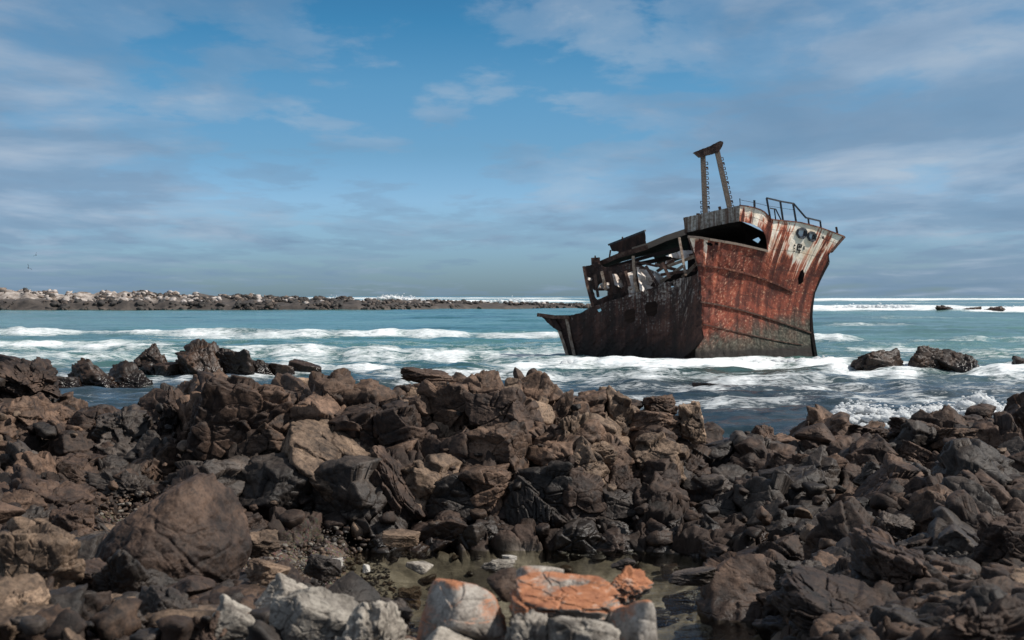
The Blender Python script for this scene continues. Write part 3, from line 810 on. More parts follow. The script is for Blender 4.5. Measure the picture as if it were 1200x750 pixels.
# ---- jointed bedrock of the ridge: joint planes cut the rock body into fitting blocks
def bedrock():
    rng = np.random.RandomState(42)
    # px range, block size (along, into, up), dip about the view axis, pitch, thinning
    REGS = [(-140, 205, (.80, .65, .46), 24, 10, .28), (205, 345, (.95, .8, .62), 8, 5, .25), (345, 505, (1.2, .9, .52), 38, 14, .25),
            (505, 690, (.46, .55, .72), 3, -6, .22), (690, 850, (.72, .62, .46), -6, 8, .28), (850, 1010, (1.0, .75, .52), 18, 10, .30), (1010, 1340, (1.08, .8, .46), -10, 8, .28)]
    pts, regs = [], []
    for ri, (a, b, sp, dip, pitch, thin) in enumerate(REGS):
        M = np.array(Matrix.Rotation(R(dip), 3, 'Y') @ Matrix.Rotation(R(pitch), 3, 'X') @ Matrix.Rotation(R(rng.uniform(-12, 12)), 3, 'Z'))
        c = np.array([((a + b) / 2 - 600) / F * 27, 27, 1.0])
        n = 15
        g = np.stack(np.meshgrid(*[np.arange(-n, n + 1)] * 3, indexing='ij'), -1).reshape(-1, 3).astype(float)
        # offset courses like brickwork so joints do not run through
        g[:, 0] += .5 * (np.round(g[:, 2]) % 2)
        g += rng.uniform(-.25, .25, g.shape)
        w = (g * np.array(sp)) @ M.T + c
        px = 600 + w[:, 0] / w[:, 1] * F
        k = (px >= a) & (px < b) & (w[:, 1] > np.where(px > 885, 16.8, 21.0)) & (w[:, 1] < 33.5) & (w[:, 2] > -1.6) & (w[:, 2] < 4.2) & (rng.uniform(0, 1, len(w)) > thin)
        pts.append(w[k]); regs.append(np.full(k.sum(), ri))
    pts = np.concatenate(pts); regs = np.concatenate(regs)
    px = 600 + pts[:, 0] / pts[:, 1] * F
    surf = base_z(px, pts[:, 1])
    big = fbm(np.stack([pts[:, 0] / 1.7, pts[:, 1] / 1.3, pts[:, 2] * 0], -1), 2, 301)
    solid = (pts[:, 2] < surf - .10 + .34 * big * sstep(.2, .9, surf)) & (surf > .02)
    lo = (px > 300) & (px < 440) & (pts[:, 1] < 22.8)
    solid &= ~lo
    solid &= ~((px > 590) & (px < 646) & (pts[:, 2] > 2.0))
    solid &= ~((px > 450) & (px < 552) & (pts[:, 2] > 2.05))
    solid &= ~((px > 203) & (px < 345) & (pts[:, 2] > 1.9) & (pts[:, 1] < 27.5))
    solid &= ~((px > 80) & (px < 200) & (pts[:, 1] < 23.2))
    out = []
    for i in np.nonzero(solid)[0]:
        if px[i] < -110 or px[i] > 1300: continue
        dv = pts - pts[i]; dist = np.sqrt((dv ** 2).sum(1))
        nb = np.argsort(dist)[1:34]
        first = nb[:16]
        if solid[first].all(): continue
        if pts[i, 2] < -.5: continue
        # seen from the sea side only: skip
        if pts[i, 1] > 31.5: continue
        out.append((i, nb, dv[nb], dist[nb]))
    print('BEDROCK blocks', len(out))
    d5, f5 = ico(5); d6, f6 = ico(6)
    items = []
    for (i, nb, dv, dist) in out:
        size = dist[:8].mean()
        d, f = (d6, f6) if size > .62 else (d5, f5)
        acc = np.full(len(d), 1e-12)
        for q in range(len(nb)):
            n = (dv[q] / dist[q]).astype(np.float32)
            h = dist[q] / 2 * (1.04 if not solid[nb[q]] else .985)
            n = n + rng.normal(0, .03, 3).astype(np.float32); n /= np.linalg.norm(n)
            acc += np.clip(d @ n / h, 0, 3.0).astype(np.float64) ** 58.0
        r = np.minimum(acc ** (-1 / 58.0), size * .95)
        off = pts[i] * 1.0
        P0 = d * r[:, None]
        W = P0 + off
        wb = np.stack([fbm(W * 1.4, 2, 5), fbm(W * 1.4 + 7, 2, 6), fbm(W * 1.4 + 13, 2, 7)], -1) * .10
        g1, g2, c2 = voro((W + wb) * np.array([2.1, 1.9, 3.6]), 9)
        tv = np.stack([np.sin(c2 * 917.3), np.sin(c2 * 531.7 + 2), np.sin(c2 * 1373.1 + 4)], -1)
        h1, h2, c3 = voro((W + wb * .5) * np.array([4.6, 4.0, 8.5]), 19)
        disp = (c2 - .5) * .085 + .17 * (tv * P0).sum(-1) - .045 * (1 - sstep(0, .055, g2 - g1)) + (c3 - .5) * .030 - .012 * (1 - sstep(0, .08, h2 - h1))
        disp += .022 * fbm(W * 2.6, 4, 17, .5) + .010 * (.5 - np.abs(fbm(W * 9, 3, 27, .6)))
        V = P0 + d * disp[:, None]
        items.append(dict(c=pts[i], V=V, f=f, reg=int(regs[i]), px=float(px[i]), size=float(size)))
    return items, rng


def place_bedrock(limit):
    items, rng = bedrock()
    items = [t for t in items]
    for t in items:
        c = t['c']
        t['py'] = HOR + (CAMZ - c[2]) / c[1] * F
        e = t['V'].max(0) - t['V'].min(0)
        t['area'] = e[0] * e[2] / c[1] ** 2 * (1.0 if c[1] < 29 else .6) * (1.0 if -5 < t['px'] < 1205 else .1) * (1 if t['py'] < 640 else .5)
        z = c[2]
        cols = {0: ['dark brown', 'warm brown', 'charcoal', 'dark brown'], 1: ['dark brown', 'warm brown', 'warm brown'], 2: ['warm brown', 'tan', 'warm brown', 'dark brown'],
                3: ['warm brown', 'tan', 'tan', 'warm brown', 'dark brown'], 4: ['warm brown', 'tan', 'tan', 'dark brown', 'warm brown'], 5: ['dark brown', 'warm brown', 'dark brown'], 6: ['dark brown', 'warm brown', 'charcoal', 'dark brown']}[t['reg']]  # extra tan in the middle regions puts sunlit highlights into the rock colour
        if z < .75: cols = ['charcoal', 'dark brown', 'charcoal', 'dark brown']
        t['color'] = cols[rng.randint(len(cols))]
    items.sort(key=lambda t: -t['area'])
    for t in items[:limit]:
        me = mesh_np('bedrock_block', t['V'], t['f'], M_ROCK[t['color']])
        o = obj('rock', me); o.location = t['c'].tolist()
        e = t['V'].max(0) - t['V'].min(0)
        st = 'slab' if e[2] < e[0] * .62 else 'column' if e[2] > e[0] * 1.25 else 'block'
        ROCKS.append(dict(o=o, px=t['px'], py=t['py'], w=t['size'] / t['c'][1] * F, style=st, color=t['color'], label=None, Y=float(t['c'][1]), name='rock'))
    Vs, Fs, Mi = [], [], []; base = 0
    names = ['dark brown', 'charcoal', 'warm brown', 'tan']
    for t in items[limit:]:
        Vs.append(t['V'] + t['c']); Fs.append(t['f'] + base); base += len(t['V']); Mi.append(np.full(len(t['f']), names.index(t['color'])))
    me = mesh_np('jointed_bedrock', np.concatenate(Vs), np.concatenate(Fs), None)
    for n_ in names: me.materials.append(M_ROCK[n_])
    me.polygons.foreach_set('material_index', np.concatenate(Mi).astype(np.int32))
    tag(obj('jointed_bedrock', me), 'smaller jointed pieces of the bedrock ridge', kind='stuff')


place_bedrock(max(60, 292 - len(ROCKS)))
print('ROCKS', len(ROCKS), 'scattered', n_sc)

# offshore rocks
OFF = [
    (82, 142, 419, 452, 66, 'crag', 101, 'jagged wet brown rock awash nearest the left shore'),
    (125, 182, 422, 452, 66.8, 'crag', 102, 'low tail of wet rock running right from the jagged one nearest the left shore'),
    (157, 209, 402, 437, 76, 'crag', 103, 'rounded dark sea rock, left neighbour of the tallest one'),
    (202, 262, 397, 440, 75, 'crag', 104, 'tallest pointed reddish sea rock left of centre'),
    (240, 300, 407, 440, 75.4, 'crag', 105, 'reddish flank of sea rock joined to the right of the tallest one'),
    (286, 330, 418, 438, 75.8, 'crag', 106, 'low lumpy sea rock right of the reddish flank'),
    (340, 376, 421, 435, 77, 'slab', 107, 'last small sea rock of the row running right from the tallest one'),
    (0, 52, 414, 436, 62, 'slab', 108, 'flat dark sea rock at the left edge behind the ridge'),
    (345, 357, 411, 417, 98, 'slab', 109, 'tiny rock dot in the surf above the last small sea rock'),
    (1000, 1064, 408, 434, 78, 'crag', 110, 'low pointed sea rock right of the ship bow'),
    (1060, 1112, 404, 434, 79, 'crag', 121, 'tallest sea rock in the group right of the ship'),
    (1098, 1146, 409, 434, 78.4, 'crag', 112, 'sloping right end of the sea rocks right of the ship'),
    (1188, 1216, 417, 433, 79, 'block', 113, 'dark sea rock cut by the right edge'),
    (1098, 1126, 357.5, 368, 370, 'crag', 114, 'far rock in the breakers, leftmost of the pair on the horizon at right'),
    (1120, 1148, 359, 368, 372, 'slab', 115, 'far flat rock joined to the pair in the breakers at right'),
    (1154, 1180, 358.5, 368, 371, 'crag', 116, 'far rock in the breakers, nearest the right edge'),
    (944, 962, 432.5, 438, 76, 'slab', 117, 'small dark rock awash just below the ship bow'),
    (180, 210, 424, 436, 75, 'slab', 131, 'low wet rock bridging the two left sea rocks'),
    (318, 346, 425, 436, 76, 'slab', 132, 'low wet rock tying the lumpy sea rock to the last small one'),
    (55, 92, 440, 452, 64, 'slab', 133, 'low wet ledge at the left foot of the jagged wet rock'),
    (812, 850, 448, 454, 64, 'slab', 118, 'thin dark rock barely awash in front of the ship'),
]
for (a, b, c, d, Y, st, sd_, lab) in OFF:
    hero(a - (b - a) * .06, b + (b - a) * .06, c, d + 2 + (d - c) * .75, Y, st, 'wet brown', sd_, .2, (0, .1), name='sea_rock', label=lab, sub=6, frac=.42)

# ---- labels
ORD = ['first', 'second', 'third', 'fourth', 'fifth', 'sixth', 'seventh', 'eighth', 'ninth', 'tenth', 'eleventh', 'twelfth',
       'thirteenth', 'fourteenth', 'fifteenth', 'sixteenth', 'seventeenth', 'eighteenth', 'nineteenth', 'twentieth']
REG = [(-999, 110, 'by the left edge'), (110, 300, 'behind the biggest boulder'), (300, 480, 'around the broad tan slab'),
       (480, 600, 'left of the twin boulders'), (600, 740, 'below the ship stern'), (740, 870, 'below the ship bow'),
       (870, 960, 'right of the pool'), (960, 1080, 'below the white breaker'), (1080, 2999, 'by the right edge')]
SHAPE = {'column': 'upright', 'block': 'angular', 'slab': 'flat', 'round': 'rounded', 'crag': 'cracked'}


def label_rocks():
    cells = {}
    for r in ROCKS:
        o = r['o']
        if r['label']:
            tag(o, r['label'], 'sea rock' if r['name'] == 'sea_rock' else ('boulder' if r['name'] == 'boulder' else 'rock'),
                {'sea_rock': 'rocks standing in the sea'}.get(r['name'], 'rocks of the shore'))
            continue
        reg = [x for x in REG if x[0] <= r['px'] < x[1]][0]
        row = int(max(0, min(9, (r['py'] - 430) // 30)))
        cells.setdefault((reg[2], row), []).append(r)
    for (reg, row), lst in cells.items():
        lst.sort(key=lambda r: r['px'])
        for i, r in enumerate(lst):
            lab = f"{r['color']} {SHAPE[r['style']]} rock {reg}, row {ORD[row]} down, {ORD[i]} from left"
            tag(r['o'], lab, 'rock', 'rocks of the shore')


label_rocks()


# ---- rubble between the rocks: one mass
def rubble(name, label, spots, mats, seed, sub=2, big=False):
    rng = np.random.RandomState(seed)
    shapes = []
    for k in range(14):
        V, f = rock_shape(900 + k, ['block', 'slab', 'crag', 'block'][k % 4] if big else ['block', 'slab', 'round', 'block'][k % 4], sub, 0.8)
        shapes.append((V, f))
    Vs, Fs, Mi = [], [], []
    base = 0
    for (X, Y, Z, r, mi) in spots:
        V, f = shapes[rng.randint(14)]
        M = np.array(Matrix.Rotation(rng.uniform(0, 6.28), 3, 'Z') @ Matrix.Rotation(rng.uniform(-.7, .7), 3, 'X'))
        W = (V * np.array([r * rng.uniform(.8, 1.3), r * rng.uniform(.8, 1.2), r * rng.uniform(.5, .85)])) @ M.T + np.array([X, Y, Z])
        Vs.append(W); Fs.append(f + base); Mi.append(np.full(len(f), mi)); base += len(V)
    me = mesh_np(name, np.concatenate(Vs), np.concatenate(Fs), None)
    for m in mats: me.materials.append(m)
    me.polygons.foreach_set('material_index', np.concatenate(Mi).astype(np.int32))
    return tag(obj(name, me), label, kind='stuff')


def build_rubble():
    rng = np.random.RandomState(5)
    spots = []
    n = 3000
    px = rng.uniform(-80, 1280, n); Y = 9.5 + 22.5 * rng.uniform(0, 1, n) ** 0.8
    z = base_z(px, Y); g, pool = ground_masks(px, Y)
    for i in range(n):
        if z[i] < -0.1 and pool[i] < .5: continue
        if (Y[i] > 22.8 or (Y[i] > 17.5 and px[i] > 900)) and rng.random_sample() < .85: continue
        if 470 < px[i] < 790 and Y[i] < 13.2: continue
        r = 0.05 + 0.16 * rng.random_sample() ** 2
        if g[i] > .25: r *= .35
        if pool[i] > .3:
            r = min(r, .13)
            if rng.random_sample() < .55: continue
        X = (px[i] - 600) / F * Y[i]
        spots.append((X, Y[i], z[i] + (0.02 if g[i] > .25 or pool[i] > .3 else rng.uniform(0.0, .22)), r, rng.choice([0, 0, 0, 1, 1, 2, 3])))
    rubble('rubble', 'loose dark stones filling the gaps between the rocks', spots,
           [M_ROCK['dark brown'], M_ROCK['charcoal'], M_ROCK['warm brown'], M_ROCK['tan']], 8, 3)
    # broken bedrock: a mass of larger angular pieces wedged together under the loose rocks
    spots = []
    for i in range(1300):
        p_ = rng.uniform(-80, 1290); y_ = 10.5 + 12.0 * rng.random_sample() ** .75
        z_ = float(base_z(p_, y_)); g_, pl_ = ground_masks(np.array([p_]), np.array([y_]))
        if p_ > 890 and y_ > 17.8: continue
        if g_[0] > .12 or pl_[0] > .12 or z_ < -.1: continue
        if 470 < p_ < 790 and y_ < 14: continue
        spots.append(((p_ - 600) / F * y_, y_, z_ + rng.uniform(-.08, .10), rng.uniform(.17, .42), rng.choice([0, 0, 1, 1, 2, 2, 3] if z_ > .9 else [0, 0, 1, 1, 2])))
        if len(spots) >= 640: break
    rubble('broken_bedrock', 'mass of dark angular bedrock blocks wedged under the loose rocks', spots,
           [M_ROCK['dark brown'], M_ROCK['charcoal'], M_ROCK['warm brown'], M_ROCK['tan']], 18, 5, True)
    spots = []
    for (cx, cy, rx, ry, n) in ((385, 20.3, 75, 2.4, 1500), (150, 22.0, 75, 1.4, 600), (300, 19.5, 60, 1.8, 500)):
        for k in range(n):
            a = rng.uniform(0, 6.28); q = math.sqrt(rng.random_sample()) * 1.1
            p_ = cx + rx * q * math.cos(a); y_ = cy + ry * q * math.sin(a)
            z_ = float(base_z(p_, y_))
            spots.append(((p_ - 600) / F * y_, y_, z_ + .01, 0.012 + 0.045 * rng.random_sample() ** 3, rng.choice([0, 1, 1, 2, 2, 3])))
    rubble('pebbles', 'small pebbles strewn over the gravel beside the pool', spots,
           [M_ROCK['charcoal'], M_ROCK['warm brown'], M_ROCK['tan'], M_ROCK['pale grey']], 9, 2)


build_rubble()


# ------------------------------------------------------------------ far rocky spit
def build_spit():
    cols = np.linspace(-700, 700, 900)
    top = lambda p: np.interp(p, [-700, 0, 60, 150, 250, 300, 400, 440, 560, 640, 700], [6.5, 6.3, 6.0, 5.6, 4.6, 3.9, 3.5, 2.8, 2.0, 1.5, .6])
    back = np.linspace(0, 1, 60)
    front = lambda p: np.interp(p, [-700, 0, 420, 520, 700], [412, 415, 425, 450, 480])
    PX, T = np.meshgrid(cols, back)
    px, t = PX.ravel(), T.ravel()
    Y = front(px) + t * np.interp(px, [-700, 200, 450, 700], [90, 70, 32, 22])
    prof = np.interp(t, [0, .08, .3, .5, .75, 1], [-1.2, .35, .60, 1.0, .9, -1.0])
    X = (px - 600) / F * Y
    lump = np.interp(px, np.linspace(-700, 700, 160), np.random.RandomState(9).uniform(.72, 1.02, 160))
    z = np.where(prof > 0, prof * top(px) * lump, prof)
    p = np.stack([X / 6, Y / 6, X * 0], -1)
    z = z + 0.8 * fbm(p, 4, 12) * np.clip(top(px) / 5, .35, 1)
    m, w = new_mat('far_shore_rock')
    pos = w.n('ShaderNodeNewGeometry').outputs['Position']
    pale = w.n('ShaderNodeAttribute', _attribute_name='pale').outputs['Fac']
    n = w.noise(pos, .35, 8, .7, .5)
    col = w.ramp(n, [(.35, (.022, .018, .016)), (.6, (.075, .06, .05))])
    pc = w.ramp(n, [(.4, (.12, .09, .07)), (.6, (.42, .37, .33))])
    col = w.mix(pale, col, pc)
    b = w.n('ShaderNodeBsdfPrincipled', Base__Color=col, Roughness=.8)
    w.n('ShaderNodeOutputMaterial', Surface=b.outputs[0])
    me = mesh_np('far_spit', np.stack([X, Y, z], -1), grid_faces(*PX.shape), m)
    fattr(me, 'pale', sstep(.16, .3, t) * sstep(260, 120, px))
    tag(obj('far_spit', me), 'low rocky spit across the bay', kind='structure')
    LUMP = np.random.RandomState(9).uniform(.72, 1.02, 160)
    rng = np.random.RandomState(3)
    spots = []
    for k in range(8500):
        p_ = rng.uniform(-500, 695); tt = rng.uniform(0.02, .62)
        if p_ > 430: tt = rng.uniform(.05, .7)
        y_ = float(front(p_)) + tt * float(np.interp(p_, [-700, 200, 450, 700], [90, 70, 32, 22]))
        pr = float(np.interp(tt, [0, .08, .3, .5, .75, 1], [-1.2, .35, .60, 1.0, .9, -1.0]))
        z_ = max(pr, 0) * float(top(p_)) * float(np.interp(p_, np.linspace(-700, 700, 160), LUMP))
        if vnoise(np.array([[p_ / 14.0, tt * 4, 3.3]]), 8)[0] < -.12: continue
        if 560 < p_ < 625 and rng.random_sample() < .6: continue
        r = .28 + 1.0 * rng.random_sample() ** 3
        pal = (tt > .2) and rng.random_sample() < np.interp(p_, [150, 420], [.6, .12])
        if -20 < p_ < 55 and .1 < tt < .42 and rng.random_sample() < .8: continue
        spots.append(((p_ - 600) / F * y_, y_, z_ + .1, r * (1.0 if p_ < 430 else .8), rng.choice([2, 3]) if pal else rng.choice([0, 0, 1])))
    far = []
    for nm, c0, c1 in (('far_dark', (.010, .009, .009), (.05, .042, .036)), ('far_brown', (.03, .022, .017), (.10, .075, .06)),
                       ('far_tan', (.09, .065, .05), (.26, .20, .16)), ('far_pale', (.25, .21, .18), (.5, .45, .42))):
        m, w = new_mat(nm)
        pos = w.n('ShaderNodeNewGeometry').outputs['Position']
        b = w.n('ShaderNodeBsdfPrincipled', Base__Color=w.ramp(w.noise(pos, .9, 5, .6), [(.35, c0), (.65, c1)]), Roughness=.8)
        w.n('ShaderNodeOutputMaterial', Surface=b.outputs[0]); far.append(m)
    rubble('far_boulders', 'mass of pale and dark boulders covering the spit across the bay', spots, far, 4, 2)


build_spit()


# ------------------------------------------------------------------ breaking foam and spray
def build_spray():
    rng = np.random.RandomState(21)
    m, w = new_mat('spray')
    pos = w.n('ShaderNodeNewGeometry').outputs['Position']
    bump = w.n('ShaderNodeBump', Strength=.8, Distance=.1, Height=w.noise(pos, 9.0, 6, .7))
    b = w.n('ShaderNodeBsdfDiffuse', Color=(.84, .86, .87, 1), Normal=bump.outputs[0])
    t = w.n('ShaderNodeBsdfTranslucent', Color=(.84, .86, .87, 1))
    mx = w.n('ShaderNodeMixShader', i0=.45, i1=b.outputs[0], i2=t.outputs[0])
    w.n('ShaderNodeOutputMaterial', Surface=mx.outputs[0])
    d, f = ico(2)
    Vs, Fs = [], []; base = 0

    def puff(c, r, sq=1.0):
        nonlocal base
        V = d * (1 + .35 * vnoise(d * 2.3 + rng.uniform(0, 50, 3), 4))[:, None] * r * np.array([1.25, 1.0, sq]) + np.array(c)
        Vs.append(V); Fs.append(f + base); base += len(V)

    def crest(pts, Y, h, n, r0):
        # pts: photo columns/rows of the crest line
        xs = [p[0] for p in pts]; ys = [p[1] for p in pts]
        for k in range(n):
            px = rng.uniform(xs[0], xs[-1]); q = rng.random_sample() ** 1.8
            pyc = np.interp(px, xs, ys)
            c = P(px, pyc, Y + rng.uniform(-.02, .02) * Y)
            top_bit = rng.random_sample() < .30
            r_ = r0 * rng.uniform(.12, .32) if top_bit else r0 * rng.uniform(.7, 1.3)
            zt = c.z + rng.normal(0, .5) * r0 if top_bit else (c.z - r_ * .6) * (1 - q)
            puff((c.x, c.y, zt), r_, .7)
    # burst over the spit at left of centre
    crest([(408, 356), (430, 352), (452, 346.5), (470, 348), (490, 351), (520, 354)], 505, 2.5, 900, .8)
    crest([(283, 347.5), (295, 345.5), (312, 349)], 520, 1, 120, .6)
    crest([(370, 350), (395, 347.5), (408, 350)], 560, 1, 120, .6)
    crest([(560, 353), (600, 350.5), (640, 353)], 760, 1.5, 200, .9)
    crest([(955, 362), (985, 359.5), (1000, 357.5), (1060, 357.5), (1085, 360.5), (1110, 362)], 440, 1.5, 420, .6)
    crest([(1120, 362.5), (1150, 359.5), (1200, 359), (1300, 362)], 430, 1.5, 300, .5)
    # breaker against the near right rocks
    crest([(974, 487), (984, 478), (1000, 475), (1030, 479), (1050, 483), (1075, 479), (1090, 476), (1110, 478), (1126, 474), (1140, 466), (1148, 461), (1156, 466), (1168, 475), (1182, 482), (1215, 484)], 43.5, .4, 1500, .16)
    crest([(975, 488), (1040, 486), (1100, 484), (1150, 480), (1200, 487)], 42.5, .3, 700, .14)
    # foam round the ship foot
    crest([(660, 425), (740, 426), (815, 427)], 86.4, .2, 200, .20)
    crest([(815, 427), (880, 425), (958, 420), (985, 421)], 88.5, .2, 240, .24)
    me = mesh_np('sea_spray', np.concatenate(Vs), np.concatenate(Fs), m)
    tag(obj('sea_spray', me), 'white foam and spray of breaking waves', kind='stuff')


build_spray()

# ------------------------------------------------------------------ the shipwreck
def steel_mat(name, kind):
    """rusty plate; suv = metres along the plate, metres below its top edge"""
    m, w = new_mat(name)
    uv = w.n('ShaderNodeAttribute', _attribute_name='suv', _attribute_type='GEOMETRY').outputs['Vector']
    pos = w.n('ShaderNodeNewGeometry').outputs['Position']
    sp = w.n('ShaderNodeSeparateXYZ', i0=uv)
    v = sp.outputs[1]
    z = w.n('ShaderNodeSeparateXYZ', i0=pos).outputs[2]
    streak = w.noise(w.mapping(uv, scale=(2.3, 0.13, 1)), 1.0, 5, 0.62, 0.12)
    streak2 = w.noise(w.mapping(uv, scale=(9.0, 0.7, 1)), 1.0, 5, 0.6, 0.2)
    blot = w.noise(uv, 0.9, 8, 0.68, 0.4)
    spk = w.noise(uv, 6.0, 6, 0.7, 0.2)
    if kind == 'flank':
        col = w.ramp(w.math('ADD', w.math('MULTIPLY', blot, .55), w.math('MULTIPLY', streak, .45)),
                     [(.34, (.040, .014, .012)), (.46, (.105, .026, .016)), (.56, (.24, .055, .030)), (.66, (.42, .13, .065))])
        col = w.mix(w.ramp(w.math('ADD', spk, w.math('MULTIPLY', w.math('SUBTRACT', streak, .5), .35)), [(.575, 0.0), (.64, .72)]), col, (.52, .31, .20))
        col = w.mix(w.ramp(spk, [(.34, .75), (.46, 0.0)]), col, (.03, .014, .012))
        # old cream paint: holds at the top edge, runs down in tongues
        reach = w.math('ADD', w.math('ADD', w.math('MULTIPLY', streak, 5.2), -1.05), w.math('MULTIPLY', streak2, 1.4))
        fade = w.ramp(w.math('DIVIDE', v, 6.0, clamp=True), [(0.0, 0.34), (0.08, 0.10), (0.25, 0.0), (0.42, -0.0), (0.5, 0.0)])
        bowv = w.ramp(w.math('DIVIDE', sp.outputs[0], 10.0, clamp=True), [(0.0, -0.0), (0.45, 0.06), (0.75, 0.42), (1.0, 0.42)])
        depthpen = w.math('MULTIPLY', v, -0.30)
        bow2 = w.math('MULTIPLY', bowv, 1.0)
        cf = w.math('ADD', w.math('ADD', reach, w.math('MULTIPLY', fade, 1.6)), w.math('ADD', depthpen, bow2))
        patch = w.noise(w.mapping(uv, scale=(1.1, .25, 1), loc=(3.3, 1.7, 0)), 1.0, 4, .6, .2)
        cf = w.math('SUBTRACT', cf, w.n('ShaderNodeMapRange', i0=patch, i1=.52, i2=.60, i3=0.0, i4=.75).outputs[0])
        du = w.math('ABSOLUTE', w.math('SUBTRACT', sp.outputs[0], 6.85))
        keep = w.math('MULTIPLY', w.n('ShaderNodeMapRange', i0=du, i1=.35, i2=.8, i3=1.0, i4=0.0).outputs[0], w.n('ShaderNodeMapRange', i0=v, i1=1.8, i2=2.7, i3=1.0, i4=0.0).outputs[0])
        cf = w.math('ADD', cf, w.math('MULTIPLY', keep, 1.3))
        cm = w.n('ShaderNodeMapRange', i0=cf, i1=2.05, i2=2.45, i3=0.0, i4=1.0).outputs[0]
        cm1 = w.n('ShaderNodeMapRange', i0=cf, i1=1.85, i2=2.1, i3=0.0, i4=.8).outputs[0]
        col = w.mix(cm1, col, (.52, .14, .065))
        cream = w.ramp(blot, [(.35, (.72, .54, .38)), (.6, (.86, .79, .68))])
        col = w.mix(cm, col, cream)
        # weed and grey scale low down
        zl = w.math('ADD', z, w.math('MULTIPLY', w.math('SUBTRACT', blot, .5), 2.4))
        zl = w.math('SUBTRACT', zl, w.math('MULTIPLY', w.math('SUBTRACT', sp.outputs[0], 4.0), 0.16))
        alg = w.ramp(w.math('DIVIDE', zl, 4.0, clamp=True), [(.0, .96), (.34, .85), (.62, 0.0)])
        acol = w.ramp(spk, [(.36, (.014, .016, .012)), (.50, (.045, .052, .038)), (.62, (.13, .125, .10))])
        col = w.mix(alg, col, acol)
        base = w.ramp(w.math('ADD', w.math('DIVIDE', z, 3.0), w.math('MULTIPLY', w.math('SUBTRACT', blot, .5), .3)), [(.16, .92), (.30, 0.0)])
        col = w.mix(base, col, (.018, .013, .011))
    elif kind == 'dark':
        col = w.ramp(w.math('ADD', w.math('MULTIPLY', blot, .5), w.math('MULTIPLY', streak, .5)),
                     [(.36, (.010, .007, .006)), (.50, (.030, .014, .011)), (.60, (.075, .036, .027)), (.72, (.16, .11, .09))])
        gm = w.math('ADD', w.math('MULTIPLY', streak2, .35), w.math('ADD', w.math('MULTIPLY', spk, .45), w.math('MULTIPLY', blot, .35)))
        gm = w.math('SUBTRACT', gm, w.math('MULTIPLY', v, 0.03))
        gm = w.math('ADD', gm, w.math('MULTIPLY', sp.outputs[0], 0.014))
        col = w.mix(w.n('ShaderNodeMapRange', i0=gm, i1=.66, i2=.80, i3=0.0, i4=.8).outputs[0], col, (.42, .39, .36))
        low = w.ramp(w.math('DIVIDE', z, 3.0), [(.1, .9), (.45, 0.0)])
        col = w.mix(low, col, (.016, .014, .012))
    elif kind == 'grey':
        col = w.ramp(w.math('ADD', w.math('MULTIPLY', streak2, .5), w.math('MULTIPLY', spk, .5)),
                     [(.36, (.07, .050, .036)), (.47, (.26, .22, .18)), (.58, (.48, .45, .41)), (.75, (.60, .56, .50))])
        col = w.mix(w.ramp(streak, [(.42, .8), (.54, 0.0)]), col, (.09, .04, .022))
    elif kind == 'beam':
        n = w.noise(pos, 3.0, 7, .7, .3)
        col = w.ramp(n, [(.36, (.030, .016, .012)), (.52, (.085, .042, .030)), (.66, (.17, .11, .08))])
    elif kind == 'lightbeam':
        n = w.noise(pos, 3.0, 7, .7, .3)
        col = w.ramp(n, [(.36, (.12, .07, .045)), (.6, (.34, .27, .21))])
    elif kind == 'rail':
        n = w.noise(pos, 5.0, 5, .7, .3)
        col = w.ramp(n, [(.4, (.028, .034, .045)), (.65, (.06, .06, .065))])
    elif kind == 'sheet':
        col = w.ramp(w.noise(pos, 1.6, 8, .7, .5), [(.36, (.20, .12, .085)), (.46, (.62, .53, .46)), (.62, (.82, .77, .72))])
    elif kind == 'strake':
        col = w.ramp(w.noise(pos, 2.2, 7, .7, .3), [(.38, (.03, .012, .010)), (.52, (.12, .035, .022)), (.64, (.30, .15, .09))])
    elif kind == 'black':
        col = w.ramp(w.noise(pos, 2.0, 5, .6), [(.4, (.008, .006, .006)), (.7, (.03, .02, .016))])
    h = w.math('ADD', w.noise(pos, 9.0, 6, .7), w.math('MULTIPLY', w.noise(pos, 1.3, 4, .6), 2.0))
    if kind in ('flank', 'dark'):
        wv = w.math('ADD', v, w.math('MULTIPLY', w.math('SUBTRACT', blot, .5), .10))
        seam = w.math('LESS_THAN', w.math('ABSOLUTE', w.math('SUBTRACT', w.math('FRACT', w.math('DIVIDE', wv, 1.25)), .5)), .018)
        seamu = w.math('LESS_THAN', w.math('ABSOLUTE', w.math('SUBTRACT', w.math('FRACT', w.math('DIVIDE', sp.outputs[0], 2.3)), .5)), .010)
        sm = w.math('MAXIMUM', seam, seamu)
        col = w.mix(w.math('MULTIPLY', sm, .55), col, (.03, .014, .010))
        frames = w.math('SINE', w.math('MULTIPLY', sp.outputs[0], 11.0))
        h = w.math('ADD', h, w.math('MULTIPLY', frames, .55))
        h = w.math('SUBTRACT', h, w.math('MULTIPLY', sm, 1.0))
    bump = w.n('ShaderNodeBump', Strength=.6, Distance=.06, Height=h)
    b = w.n('ShaderNodeBsdfPrincipled', Base__Color=col, Roughness=.72, Normal=bump.outputs[0])
    b.inputs['Specular IOR Level'].default_value = 0.3
    w.n('ShaderNodeOutputMaterial', Surface=b.outputs[0])
    return m


S = {k: steel_mat('steel_' + k, k) for k in ('flank', 'dark', 'grey', 'beam', 'lightbeam', 'rail', 'sheet', 'black', 'strake')}

